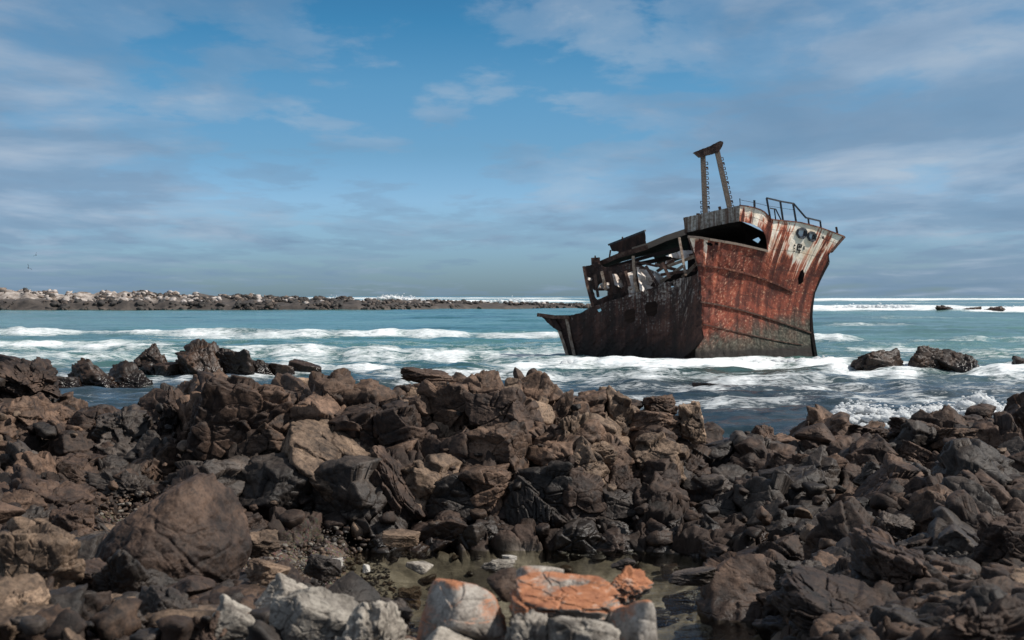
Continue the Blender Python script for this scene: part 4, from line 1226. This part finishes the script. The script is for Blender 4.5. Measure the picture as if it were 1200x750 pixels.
STEM = ([262, 277, 286, 295, 303, 308, 318, 328, 343, 356, 370, 386, 402, 417, 450],
        [991, 989, 981, 974.5, 970.5, 970.5, 965, 960, 953.5, 951.5, 950, 951, 953.5, 956, 960])
TOPE = ([600, 632, 669, 695, 720, 745, 770, 797, 812, 867, 885, 895, 903, 908, 938, 961, 989],
        [369, 369, 370, 360, 351, 343, 335, 326, 280, 241, 244, 248, 257, 258, 261, 267, 277])


def stem(py): return np.interp(py, *STEM)


FAN = ([230, 277, 300, 330, 360, 400, 450], [1008, 989, 976.5, 961, 953.5, 952.5, 958])
_fan = np.polyfit(*FAN, 4)


def fu(px, py): return np.clip((px - 815) / (np.polyval(_fan, py) - 815), -.1, 1.02)


def Yflank(px, py):
    u = np.clip(fu(px, py), 0, 1)
    dent = 0.07 * math.sin(px * .21) * math.sin(py * .13 + px * .05) + .04 * math.sin(px * .55 + 2) * math.sin(py * .4)
    flare = 0.9 * float(sstep(350, 270, py)) * math.sin(math.pi * min(u, 1)) * .7
    return 88 + 7.0 * u ** 1.35 - flare + dent * (1 - u)


def Yfar(px, py):
    u = max(0.0, min(1.0, (px - 668) / (stem(py) - 668)))
    return 95.05 + 6.0 * (1 - u) ** .7


def Ydark(px, py):
    t = (821 - px) / 156
    return 88 + 6.5 * t + .07 * math.sin(px * .3) * math.sin(py * .22) + .05 * math.sin(px * .8 + 1) * math.sin(py * .6)


def Yroof(px): return 89.9 + (867 - px) * .033


def inpoly(x, y, poly):
    c = False; n = len(poly)
    for i in range(n):
        x1, y1 = poly[i]; x2, y2 = poly[(i + 1) % n]
        if (y1 > y) != (y2 > y) and x < (x2 - x1) * (y - y1) / (y2 - y1) + x1: c = not c
    return c


def plate(name, outline, Yf, mat, parent, holes=(), step=3.0, thick=.07, ragged=0.0, toff=(0, 1, 0), suv=None, seed=1):
    """a steel plate with real thickness; its outline is cut by the torch marks in the list"""
    rng = random.Random(seed)

    def dens(poly):
        out = []
        for i in range(len(poly)):
            a = poly[i]; b = poly[(i + 1) % len(poly)]
            L = math.hypot(b[0] - a[0], b[1] - a[1]); n = max(1, int(L / (step * .7)))
            for k in range(n):
                t = k / n; j = ragged if k else 0
                out.append((a[0] + (b[0] - a[0]) * t + rng.uniform(-j, j), a[1] + (b[1] - a[1]) * t + rng.uniform(-j, j)))
        return out
    loops = [dens(outline)] + [dens(h) for h in holes]
    pts, edges = [], []
    for lp in loops:
        b = len(pts); pts += lp
        edges += [(b + i, b + (i + 1) % len(lp)) for i in range(len(lp))]
    xs = [p[0] for p in loops[0]]; ys = [p[1] for p in loops[0]]
    gx = min(xs)
    while gx < max(xs):
        gy = min(ys)
        while gy < max(ys):
            x = gx + rng.uniform(-.2, .2) * step; y = gy + rng.uniform(-.2, .2) * step
            if inpoly(x, y, loops[0]) and not any(inpoly(x, y, h) for h in loops[1:]):
                pts.append((x, y))
            gy += step
        gx += step
    res = delaunay_2d_cdt([Vector(p) for p in pts], edges, [], 0, 1e-5)
    v2 = [(v.x, v.y) for v in res[0]]
    tris = []
    for t in res[2]:
        cx = sum(v2[i][0] for i in t) / 3; cy = sum(v2[i][1] for i in t) / 3
        if inpoly(cx, cy, loops[0]) and not any(inpoly(cx, cy, h) for h in loops[1:]): tris.append(tuple(t))
    front = [P(x, y, Yf(x, y)) for x, y in v2]
    to = Vector(toff) * thick
    n = len(front)
    V = front + [p + to for p in front]
    Fs = [t for t in tris] + [(t[2] + n, t[1] + n, t[0] + n) for t in tris]
    cnt = {}
    for t in tris:
        for a, b in ((t[0], t[1]), (t[1], t[2]), (t[2], t[0])): cnt[(a, b)] = 1
    for (a, b) in cnt:
        if (b, a) not in cnt: Fs += [(b, a, a + n), (b, a + n, b + n)]
    me = mesh_np(name, np.array([p[:] for p in V]), np.array(Fs), mat, smooth=False)
    f = suv or (lambda x, y: (fu(x, y) * 9.5, (y - np.interp(x, *TOPE)) * .054, 0))
    uv = np.array([f(x, y) for x, y in v2], np.float32)
    vattr(me, 'suv', np.concatenate([uv, uv]))
    bm = bmesh.new(); bm.from_mesh(me); bmesh.ops.recalc_face_normals(bm, faces=bm.faces); bm.to_mesh(me); bm.free()
    return obj(name, me, parent)


def bars(name, segs, mat, parent):
    """segs: (p1, p2, half width, half depth); one mesh"""
    V, Fs = [], []
    for (a, b, hw, hd) in segs:
        a = Vector(a); b = Vector(b); d = (b - a).normalized()
        s = d.cross(Vector((0, 1, 0)))
        s = s.normalized() if s.length > .05 else Vector((1, 0, 0))
        t = s.cross(d).normalized()
        base = len(V)
        for p in (a, b):
            for (i, j) in ((-1, -1), (1, -1), (1, 1), (-1, 1)):
                V.append(p + s * hw * i + t * hd * j)
        Fs += [(base, base + 1, base + 5, base + 4), (base + 1, base + 2, base + 6, base + 5), (base + 2, base + 3, base + 7, base + 6),
               (base + 3, base, base + 4, base + 7), (base + 3, base + 2, base + 1, base), (base + 4, base + 5, base + 6, base + 7)]
    me = mesh_np(name, np.array([p[:] for p in V]), np.array(Fs), mat, smooth=False)
    bm = bmesh.new(); bm.from_mesh(me); bmesh.ops.recalc_face_normals(bm, faces=bm.faces); bm.to_mesh(me); bm.free()
    return obj(name, me, parent)


def chain(pts, hw, hd=None):
    return [(pts[i], pts[i + 1], hw, hd or hw) for i in range(len(pts) - 1)]


def build_ship():
    root = empty('shipwreck', (0, 0, 0))
    tag(root, 'rusty broken fishing ship stranded in the surf, red bow tilted up to the right', 'shipwreck')
    WIN = [[(935, 269.5), (939, 267.8), (943.5, 269), (945, 272), (944, 277), (941, 279), (936.5, 278), (934, 274)],
           [(947.5, 274), (950, 272.2), (954, 273.5), (956, 276.5), (955, 281), (952, 282.5), (948.5, 281), (946.8, 277.5)]]
    flank_out = [(818, 440), (815, 432), (815, 410), (825, 396), (822, 380), (821, 354), (818.5, 330), (818, 311), (812, 290), (808, 278),
                 (820, 279), (831, 281), (848, 284), (865, 287), (882, 291), (899, 295), (899, 286), (897.5, 277), (894.5, 271), (891, 267), (880, 262), (867, 259),
                 (867, 241), (876, 242), (885, 244), (891, 246), (896, 249), (900, 253), (903, 257), (908, 258), (923, 259.5), (938, 261), (950, 264), (961, 267),
                 (975, 272), (989, 277), (981, 286), (974.5, 294.5), (972.5, 297.5), (971, 295.5), (970, 299), (970.5, 308), (968.5, 314), (965, 318), (960, 328), (953.5, 343),
                 (951.5, 356), (950, 370), (951, 386), (953.5, 402), (956, 417), (960, 440)]
    plate('bow_plating', flank_out, Yflank, S['flank'], root, holes=WIN + [
        [(963, 277), (965.5, 276.5), (966, 279.5), (963.5, 280)],
        [(838, 284.5), (842, 285.2), (842, 287), (838, 286.6)], [(827, 283.8), (833, 284.4), (836, 287), (834, 288.5), (829, 287)],
        [(938, 318), (941, 315), (943, 322), (941, 331), (936, 334), (935, 326)]], step=3.2, ragged=.25, seed=3, thick=.09)
    # lower hull steps, rubbing strakes
    def on(pts, off=.07): return [P(x, y, Yflank(x, y) - off) for x, y in pts]

    def smooth(pts, n=28):
        x = np.linspace(pts[0][0], pts[-1][0], n)
        cx = [p[0] for p in pts]; cy = [p[1] for p in pts]
        co = np.polyfit(cx, cy, min(3, len(pts) - 1))
        return [(a, float(np.polyval(co, a))) for a in x]
    bars('rubbing_strake', chain(on(smooth([(818, 311), (839, 313), (860, 317), (898, 328), (929, 341.5)])), .06, .08), S['strake'], root)
    bars('rubbing_strake', chain(on(smooth([(821, 354), (852, 359), (890, 370), (929, 382), (950, 390)])), .05, .07), S['beam'], root)
    bars('rubbing_strake', chain(on(smooth([(824, 380), (860, 388), (900, 397), (940, 404)]), .04), .03, .05), S['beam'], root)
    bars('bulwark_rail', chain(on([(806, 277.3), (820, 278.4), (831, 280.4), (848, 283.2), (865, 286.2), (882, 290), (899, 294)], .05), .07, .10), S['grey'], root)
    bars('deck_edge', chain(on([(867, 240.6), (876, 241.6), (885, 243.6), (891, 245.6), (896, 248.6), (900, 252.6), (903, 256.6), (908, 257.6), (923, 259), (938, 260.6), (950, 263.6), (961, 266.6), (975, 271.6), (988, 276.6)], .03), .035, .07), S['strake'], root)
    # stem bar at the very bow
    st = [P(x, y, Yflank(x, y) + .05) for x, y in ((989, 277.5), (981, 286.5), (974, 295))]
    bars('stem_bar', chain(st, .09, .16), S['beam'], root)
    st = [P(x, y, 95.0) for x, y in ((969, 300), (970, 308), (964.5, 318), (959.5, 328), (953, 343), (951, 356), (949.8, 370), (950.8, 386), (953.2, 402), (955.7, 417), (959, 438))]
    bars('stem_bar', chain(st, .10, .20), S['dark'], root)
    # windows in the bow: frame, and a plate with pale sky put into its colour
    for i, wn in enumerate(WIN):
        fr = bars('window_frame', chain([P(x, y, Yflank(x, y) - .05) for x, y in wn + wn[:1]], .07, .07), S['rail'], root)
        m, w = new_mat('sky_glimpse')
        b = w.n('ShaderNodeBsdfPrincipled', Base__Color=(.50, .56, .64, 1), Roughness=.25)
        w.n('ShaderNodeOutputMaterial', Surface=b.outputs[0])
        cx = sum(p[0] for p in wn) / 8; cy = sum(p[1] for p in wn) / 8
        half = [(cx + (x - cx) * .86 - .6, cy + (y - cy) * .86 - .4) for x, y in wn]
        half = [(min(x, cx + (1.6 if i == 0 else .5) - (y - cy) * .25), y) for x, y in half]
        plate('sky_plate', half, lambda x, y: Yflank(x, y) + .10, m, fr, step=3, thick=.03)
    # faded painted characters under the windows
    gl = []
    for (a, b) in (((935.2, 286.3), (939.6, 286.9)), ((934.8, 289.6), (938.8, 290.2)), ((934.4, 293.0), (938.4, 293.6)), ((935.2, 286.3), (934.3, 293.2)),
                   ((939.6, 286.9), (938.9, 290.0)), ((936.9, 293.4), (936.5, 297.0)), ((937.2, 288), (937.0, 289.5)),
                   ((931.2, 286.6), (931.7, 288.4)), ((930.9, 290.6), (931.1, 291.6)), ((930.7, 293.6), (930.9, 295.0)), ((942.4, 288.5), (942.1, 292.6))):
        gl.append((P(*a, Yflank(*a) - .04), P(*b, Yflank(*b) - .04), .040, .015))
    bars('painted_lettering', gl, S['black'], root)
    # far side, keel-side plates and the inside bulkhead, black to shut out sky and keep the opening dark
    far = [(952, 386), (955, 417), (958, 438), (672, 438), (669, 400), (672, 376), (700, 366), (760, 350), (800, 338), (822, 330), (828, 300), (870, 296), (899, 291), (905, 264), (938, 268), (984, 280), (974, 292), (969, 306), (959, 328), (952.5, 343), (951, 370)]
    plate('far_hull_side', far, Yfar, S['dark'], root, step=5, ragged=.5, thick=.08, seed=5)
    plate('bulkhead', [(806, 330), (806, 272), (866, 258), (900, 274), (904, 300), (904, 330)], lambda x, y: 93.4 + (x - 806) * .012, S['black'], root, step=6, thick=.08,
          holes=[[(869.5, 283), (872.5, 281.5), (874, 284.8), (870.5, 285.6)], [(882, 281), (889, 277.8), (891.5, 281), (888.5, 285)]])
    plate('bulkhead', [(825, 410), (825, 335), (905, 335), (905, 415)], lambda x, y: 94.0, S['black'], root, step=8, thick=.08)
    # deck of the whaleback: joins the near and far top edges
    ne = [(867, 242), (885, 245), (896, 249.5), (903, 258), (938, 262), (961, 268), (987, 277.4)]
    V = []; K = 7
    for (x, y) in ne:
        a = P(x, y, Yflank(x, y) + .1)
        t = min(1, max(0, (x - 867) / 120))
        b = P(x - (1 - t) * 2, y + 7 * (1 - t) + 2, Yflank(x, y) + .3 + 5.2 * (1 - t ** 2))
        for k in range(K): V.append((a + (b - a) * (k / (K - 1)))[:])
    V = np.array(V); n = len(V)
    V2 = np.concatenate([V, V - np.array([0, 0, .07])]); f = grid_faces(len(ne), K)
    me = mesh_np('deck', V2, np.concatenate([f, f[:, ::-1] + n]), S['beam'], smooth=False)
    vattr(me, 'suv', V2 * .5)
    obj('deck', me, root)
    # dark after part of the hull
    dark_out = [(632, 368.5), (640, 368), (649, 370.5), (656, 371.5), (664, 372), (670, 369), (682, 366), (690, 361.5), (697, 359), (708, 355), (720, 351), (733, 347), (745, 343), (757, 340), (770, 335),
                (778, 331), (786, 330), (797, 326), (806, 325), (817, 321), (818.5, 311), (821.5, 330), (822.5, 360), (822.5, 390), (824.5, 396), (818, 404), (811, 411), (800, 420), (790, 440), (669, 440), (665, 420),
                (661, 405), (657, 395), (654, 388), (648, 384), (641, 378), (636, 372.5)]
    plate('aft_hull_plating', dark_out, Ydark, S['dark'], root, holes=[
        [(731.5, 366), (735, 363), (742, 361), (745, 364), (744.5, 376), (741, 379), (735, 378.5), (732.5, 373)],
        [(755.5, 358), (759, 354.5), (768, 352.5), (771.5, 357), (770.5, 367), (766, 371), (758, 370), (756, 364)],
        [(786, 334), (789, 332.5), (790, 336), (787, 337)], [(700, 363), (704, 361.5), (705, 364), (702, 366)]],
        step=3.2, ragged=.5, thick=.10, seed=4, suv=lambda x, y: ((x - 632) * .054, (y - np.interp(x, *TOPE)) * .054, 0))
    # keel turning under at the break
    plate('keel_plating', [(808, 408), (828, 398), (835, 440), (786, 440), (797, 420)], lambda x, y: 88.6 + (835 - x) * .02, S['flank'], root, step=4, thick=.1, ragged=.3,
          suv=lambda x, y: (x * .05, (y - 330) * .054, 0))
    # ribs on the after hull
    for pts in ([(655, 387), (661, 404), (666, 421)], [(664, 374), (668, 395), (674, 421)], [(648, 373), (657, 388)]):
        bars('rib', chain([P(x, y, Ydark(x, y) - .08) for x, y in pts], .10, .10), S['lightbeam' if pts[0][0] != 648 else 'dark'], root)
    bars('transom_edge', chain([P(x, y, Ydark(x, y) - .05) for x, y in ((631, 369), (650, 371.5), (668, 371.5))], .12, .18), S['beam'], root)
    # upper works: fascia, roof, left wall
    plate('roof_fascia', [(801, 255), (820, 251), (840, 246.5), (855, 243), (867.5, 240.5), (867.5, 259), (845, 263), (825, 268), (803, 273), (802, 264)],
          lambda x, y: Yroof(x) + .03 * math.sin(x * .5), S['grey'], root, step=3, thick=.09, ragged=.3, suv=lambda x, y: ((x - 800) * .054, (y - 250) * .054, 0))
    # roof slab: sloping down and away
    edge = [(867, 258.5), (845, 263), (825, 268), (803, 273.5), (780, 281), (760, 289.5), (742, 295), (725, 300), (707, 307.5), (690, 315)]
    for nm, i0, i1, back in (('roof', 0, 6, 5.0), ('roof', 5, 10, 1.5)):
        V = []; K = 9
        for (x, y) in edge[i0:i1]:
            a = P(x, y, Yroof(x)); b = a + Vector((1.2 * back / 5, back, -1.25 * back / 5))
            for k in range(K):
                q = a + (b - a) * (k / (K - 1)); q.z += .04 * math.sin(x * .3 + k * 1.3); V.append(q[:])
        V = np.array(V); n = len(V); f = grid_faces(i1 - i0, K)
        V2 = np.concatenate([V, V + np.array([0, 0, .09])])
        me = mesh_np(nm, V2, np.concatenate([f, f[:, ::-1] + n]), S['black'], smooth=False); vattr(me, 'suv', V2 * .5)
        obj(nm, me, root)
    bars('roof_beam', [(P(a[0], a[1] - 1.8, Yroof(a[0]) - .05), P(b[0], b[1] - 1.8, Yroof(b[0]) - .05), .19, .12) for a, b in zip(edge[3:6], edge[4:7])], S['grey'], root)
    bars('roof_beam', [(P(a[0], a[1] - .5, Yroof(a[0]) - .05), P(b[0], b[1] - .5, Yroof(b[0]) - .05), .16, .12) for a, b in zip(edge[5:9], edge[6:10])], S['beam'], root)
    bars('roof_beam', chain([P(x, y, Yroof(x) + .6) for x, y in ((700, 318), (730, 309), (765, 299), (800, 290))], .12, .12), S['dark'], root)
    bars('roof_beam', chain([P(x, y, Yroof(x) + 2.5) for x, y in ((705, 321), (740, 311), (780, 303), (812, 296))], .14, .12), S['dark'], root)
    bars('roof_beam', chain([P(x, y, Yroof(x) - .1) for x, y in ((724, 312), (748, 307), (770, 312), (790, 303), (812, 298))], .07, .07), S['beam'], root)
    # left end wall, torn
    wall = [(683.5, 312.5), (692, 311), (696, 309), (699, 306.5), (703, 310), (708, 313), (722, 312), (738, 309), (752, 311), (766, 318), (768, 336), (760, 341), (745, 345), (720, 353), (695, 361), (691, 345), (686, 325)]
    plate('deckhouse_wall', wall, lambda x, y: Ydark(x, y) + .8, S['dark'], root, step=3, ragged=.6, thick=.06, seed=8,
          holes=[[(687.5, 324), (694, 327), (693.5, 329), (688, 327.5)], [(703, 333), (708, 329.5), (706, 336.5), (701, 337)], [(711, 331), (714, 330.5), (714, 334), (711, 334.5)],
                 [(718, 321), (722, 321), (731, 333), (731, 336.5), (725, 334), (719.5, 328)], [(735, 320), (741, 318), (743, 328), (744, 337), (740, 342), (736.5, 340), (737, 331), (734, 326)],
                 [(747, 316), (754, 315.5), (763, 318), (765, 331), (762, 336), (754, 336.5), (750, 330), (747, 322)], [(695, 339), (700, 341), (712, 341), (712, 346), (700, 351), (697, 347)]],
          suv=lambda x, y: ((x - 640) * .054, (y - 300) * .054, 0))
    for pts, k in (([(684, 312), (688, 334), (695, 360)], 'beam'), ([(697, 322), (701, 348)], 'dark'), ([(705, 318), (710, 340)], 'lightbeam'), ([(715, 318), (721, 344)], 'dark'),
                   ([(727, 320), (735, 343)], 'dark'), ([(742, 300), (744, 330), (747, 342)], 'lightbeam'), ([(733, 318), (738, 335)], 'beam'), ([(757, 312), (771, 334)], 'dark'), ([(776, 308), (785, 326)], 'beam')):
        bars('frame_post', chain([P(x, y, Ydark(x, y) + .02) for x, y in pts], .09, .09), S[k], root)
    bars('pole', [(P(796, 279, 90.6), P(803.7, 323.5, 89.2), .075, .075)], S['lightbeam'], root)
    bars('frame_post', [(P(809, 278, 88.4), P(820, 312, 88.1), .14, .12)], S['beam'], root)
    # crumpled pale sheets inside
    for k, poly in enumerate(([(746, 313), (756, 313), (768, 322), (772, 336), (764, 343), (750, 341)], [(758, 314), (772, 320), (780, 327), (778, 333), (768, 334)],
                              [(734, 318), (744, 316), (747, 343), (737, 348)], [(716, 319), (724, 320), (733, 334), (731, 339), (720, 334)],
                              [(685, 323), (696, 326), (695, 331), (687, 329)], [(700, 338), (708, 328), (716, 331), (714, 338)],
                              [(780, 306), (788, 303.5), (787, 310), (780, 311)], [(780, 300), (800, 293), (813, 294), (812, 301), (797, 303)])):
        plate('torn_sheet', poly, (lambda k, cx: lambda x, y: Ydark(cx, 330) + .35 + (x - cx) * .035 + (340 - y) * .055 + .16 * math.sin(x * .35 + k) + .10 * math.sin(y * .5))(k, sum(p[0] for p in poly) / len(poly)), S['sheet'], root, step=2.5, ragged=.5, thick=.04, seed=k)
    for k, (a, b) in enumerate((((775, 330), (800, 312)), ((768, 310), (792, 316)), ((783, 312), (815, 300)), ((770, 318), (790, 305)), ((800, 325), (817, 308)), ((775, 322), (815, 316)))):
        bars('wreckage_beam', [(P(*a, Ydark(*a) + 1.2), P(*b, Ydark(*b) + 1.6), .10, .10)], S['beam' if k % 2 else 'lightbeam'], root)
    plate('inner_deck', [(778, 335), (778, 326), (800, 318), (822, 313), (822, 335)], lambda x, y: 92.5, S['black'], root, step=6, ragged=.8, thick=.1)
    # raised screen on the roof
    plate('roof_screen', [(714, 286.5), (735, 278.5), (756, 270.5), (757.2, 288), (745, 292.5), (732, 297), (724, 299), (725, 295), (717, 294)], lambda x, y: Yroof(x) + .2, S['dark'], root, step=3, thick=.12, ragged=.3,
          suv=lambda x, y: ((x - 700) * .054, (y - 270) * .054 + 2, 0))
    bars('roof_screen_rail', [(P(713.5, 286.7, 94.6), P(756, 270.2, 93.3), .06, .14)], S['rail'], root)
    for sg in [(P(715.5, 293, 94.9), P(714, 303, 94.9), .05, .05), (P(697.5, 299.5, 95), P(697.5, 308, 95), .05, .05), (P(693, 306, 95), P(703, 305.5, 95), .22, .2), (P(729.5, 277.5, 94), P(729.5, 281, 94), .05, .05)]: bars('roof_fitting', [sg], S['beam'], root)
    # gantry mast
    for (a, b, side, ya) in (((823.7, 181), (826.4, 250), 1, 91.4), ((840.2, 176), (855, 243), 1, 90.6)):
        pa, pb = P(*a, ya), P(*b, ya)
        leg = bars('gantry_post', [(pa, pb, .15, .15)], S['grey'], root)
        segs = []
        d = (pb - pa)
        n = 12
        for k in range(n):
            if k in (0,): continue
            c = pa + d * ((k + .6) / n)
            for sgn in ((1,) if k < 9 else (1, -1)):
                if sgn == -1 and a[0] > 830: continue
                e = c + Vector((.28 * sgn, 0, .02))
                segs += [(c, e, .022, .022), (e, e + Vector((.03, 0, -.17)), .022, .022), (e + Vector((.03, 0, -.17)), c + Vector((0, 0, -.16)), .022, .022)]
                if k % 4 == 2: segs.append((c + Vector((.06, 0, 0)), c + Vector((.3, 0, -.05)), .05, .05))
        bars('climbing_rungs', segs, S['beam'], leg)
    plate('gantry_crossbeam', [(813, 178.5), (820, 175.5), (831, 171.5), (838, 168), (844, 165), (847.6, 166), (847, 170), (842.5, 178), (836, 180), (827, 182), (820, 184), (817.5, 182)],
          lambda x, y: 91.2 - (x - 813) * .03, S['beam'], root, step=2.5, ragged=.35, thick=.55)
    # railings on the bow
    def rl(x, y, o=.2): return P(x, y, Yflank(x, min(y, 262)) + o) if False else P(x, y, Yflank(min(x, 985), max(y, np.interp(x, *TOPE))) + o)
    bars('bow_railing', chain([rl(898.4, 232), rl(915.5, 236), rl(930, 238.5), rl(944.3, 255), rl(961.2, 259), rl(962.2, 267)], .05)
         + [(rl(898.4, 232), rl(902.7, 256), .055, .055), (rl(914.4, 235.6), rl(917.6, 258), .055, .055), (rl(929.4, 238.4), rl(933, 260), .055, .055), (rl(947.2, 256), rl(948, 263), .05, .05)], S['rail'], root)
    bars('low_railing', chain([rl(902.7, 244, 1.2), rl(909, 245, 1.2), rl(915.5, 258, 1.2)], .035) + [(rl(907.5, 245, 1.2), rl(909, 257, 1.2), .035, .035)], S['rail'], root)
    bars('wire_rail', chain([rl(866.5, 234, .3), rl(884, 237.5, .3), rl(899, 241, .3), rl(930, 246, .3)], .012) + [(rl(884, 234.5, .3), rl(884.3, 243, .3), .06, .06), (rl(867, 232.5, .3), rl(867.5, 241, .3), .025, .025)], S['rail'], root)
    bars('bow_stub', [(rl(980, 266, .1), rl(981.3, 273.5, .1), .06, .06)], S['beam'], root)
    for sg in [(P(818, 250, 92), P(818, 252.5, 92), .1, .1), (P(843, 242, 91), P(844, 246, 91), .08, .08)]: bars('roof_fitting', [sg], S['beam'], root)


build_ship()


# ------------------------------------------------------------------ two sea birds
def bird(px, py, Y, span, label, roll):
    root_me_v, root_me_f = [], []
    c = P(px, py, Y)
    m, w = new_mat('dark_feathers')
    b = w.n('ShaderNodeBsdfPrincipled', Base__Color=w.ramp(w.noise(None, 20), [(.4, (.02, .02, .025)), (.6, (.06, .06, .07))]), Roughness=.8)
    w.n('ShaderNodeOutputMaterial', Surface=b.outputs[0])
    d, f = ico(3)
    V = d.copy()
    V = V * np.array([.10, .34, .10]) * (1 - .35 * d[:, 1:2] ** 2) * span
    head = d[:, 1] < -.8
    V[head] *= np.array([.8, 1.08, .8])
    body = mesh_np('bird', V, f, m)
    bm = bmesh.new(); bm.from_mesh(body)
    for s in (-1, 1):      # cranked wings with thickness
        pts = [(0.05, -.12, .02), (.30, -.22, .24), (.62, -.02, .34), (.60, .06, .33), (.28, .02, .22), (.05, .14, .02)]
        up = [bm.verts.new((s * x * span, y * span, (z + .015) * span)) for x, y, z in pts]
        dn = [bm.verts.new((s * x * span, y * span, (z - .015) * span)) for x, y, z in pts]
        for vs in ((up[0], up[1], up[4], up[5]), (up[1], up[2], up[3], up[4]), (dn[5], dn[4], dn[1], dn[0]), (dn[4], dn[3], dn[2], dn[1])): bm.faces.new(vs)
        for i in range(6): bm.faces.new((up[i], dn[i], dn[(i + 1) % 6], up[(i + 1) % 6]))
    t = [bm.verts.new(p) for p in ((-.05 * span, .28 * span, 0), (.05 * span, .28 * span, 0), (.08 * span, .5 * span, 0), (-.08 * span, .5 * span, 0), (0, .3 * span, .03 * span))]
    bm.faces.new((t[0], t[1], t[2], t[3])); bm.faces.new((t[4], t[3], t[2]))
    bmesh.ops.recalc_face_normals(bm, faces=bm.faces)
    bm.to_mesh(body); bm.free()
    o = obj('bird', body)
    o.location = c; o.rotation_euler = (0, roll, .5)
    tag(o, label, 'bird', 'birds flying low over the spit')


bird(33, 314, 150, .62, 'dark bird in flight, lower and left of the pair above the spit', R(55))
bird(42, 299, 190, .6, 'dark bird in flight, higher and right of the pair above the spit', R(-50))
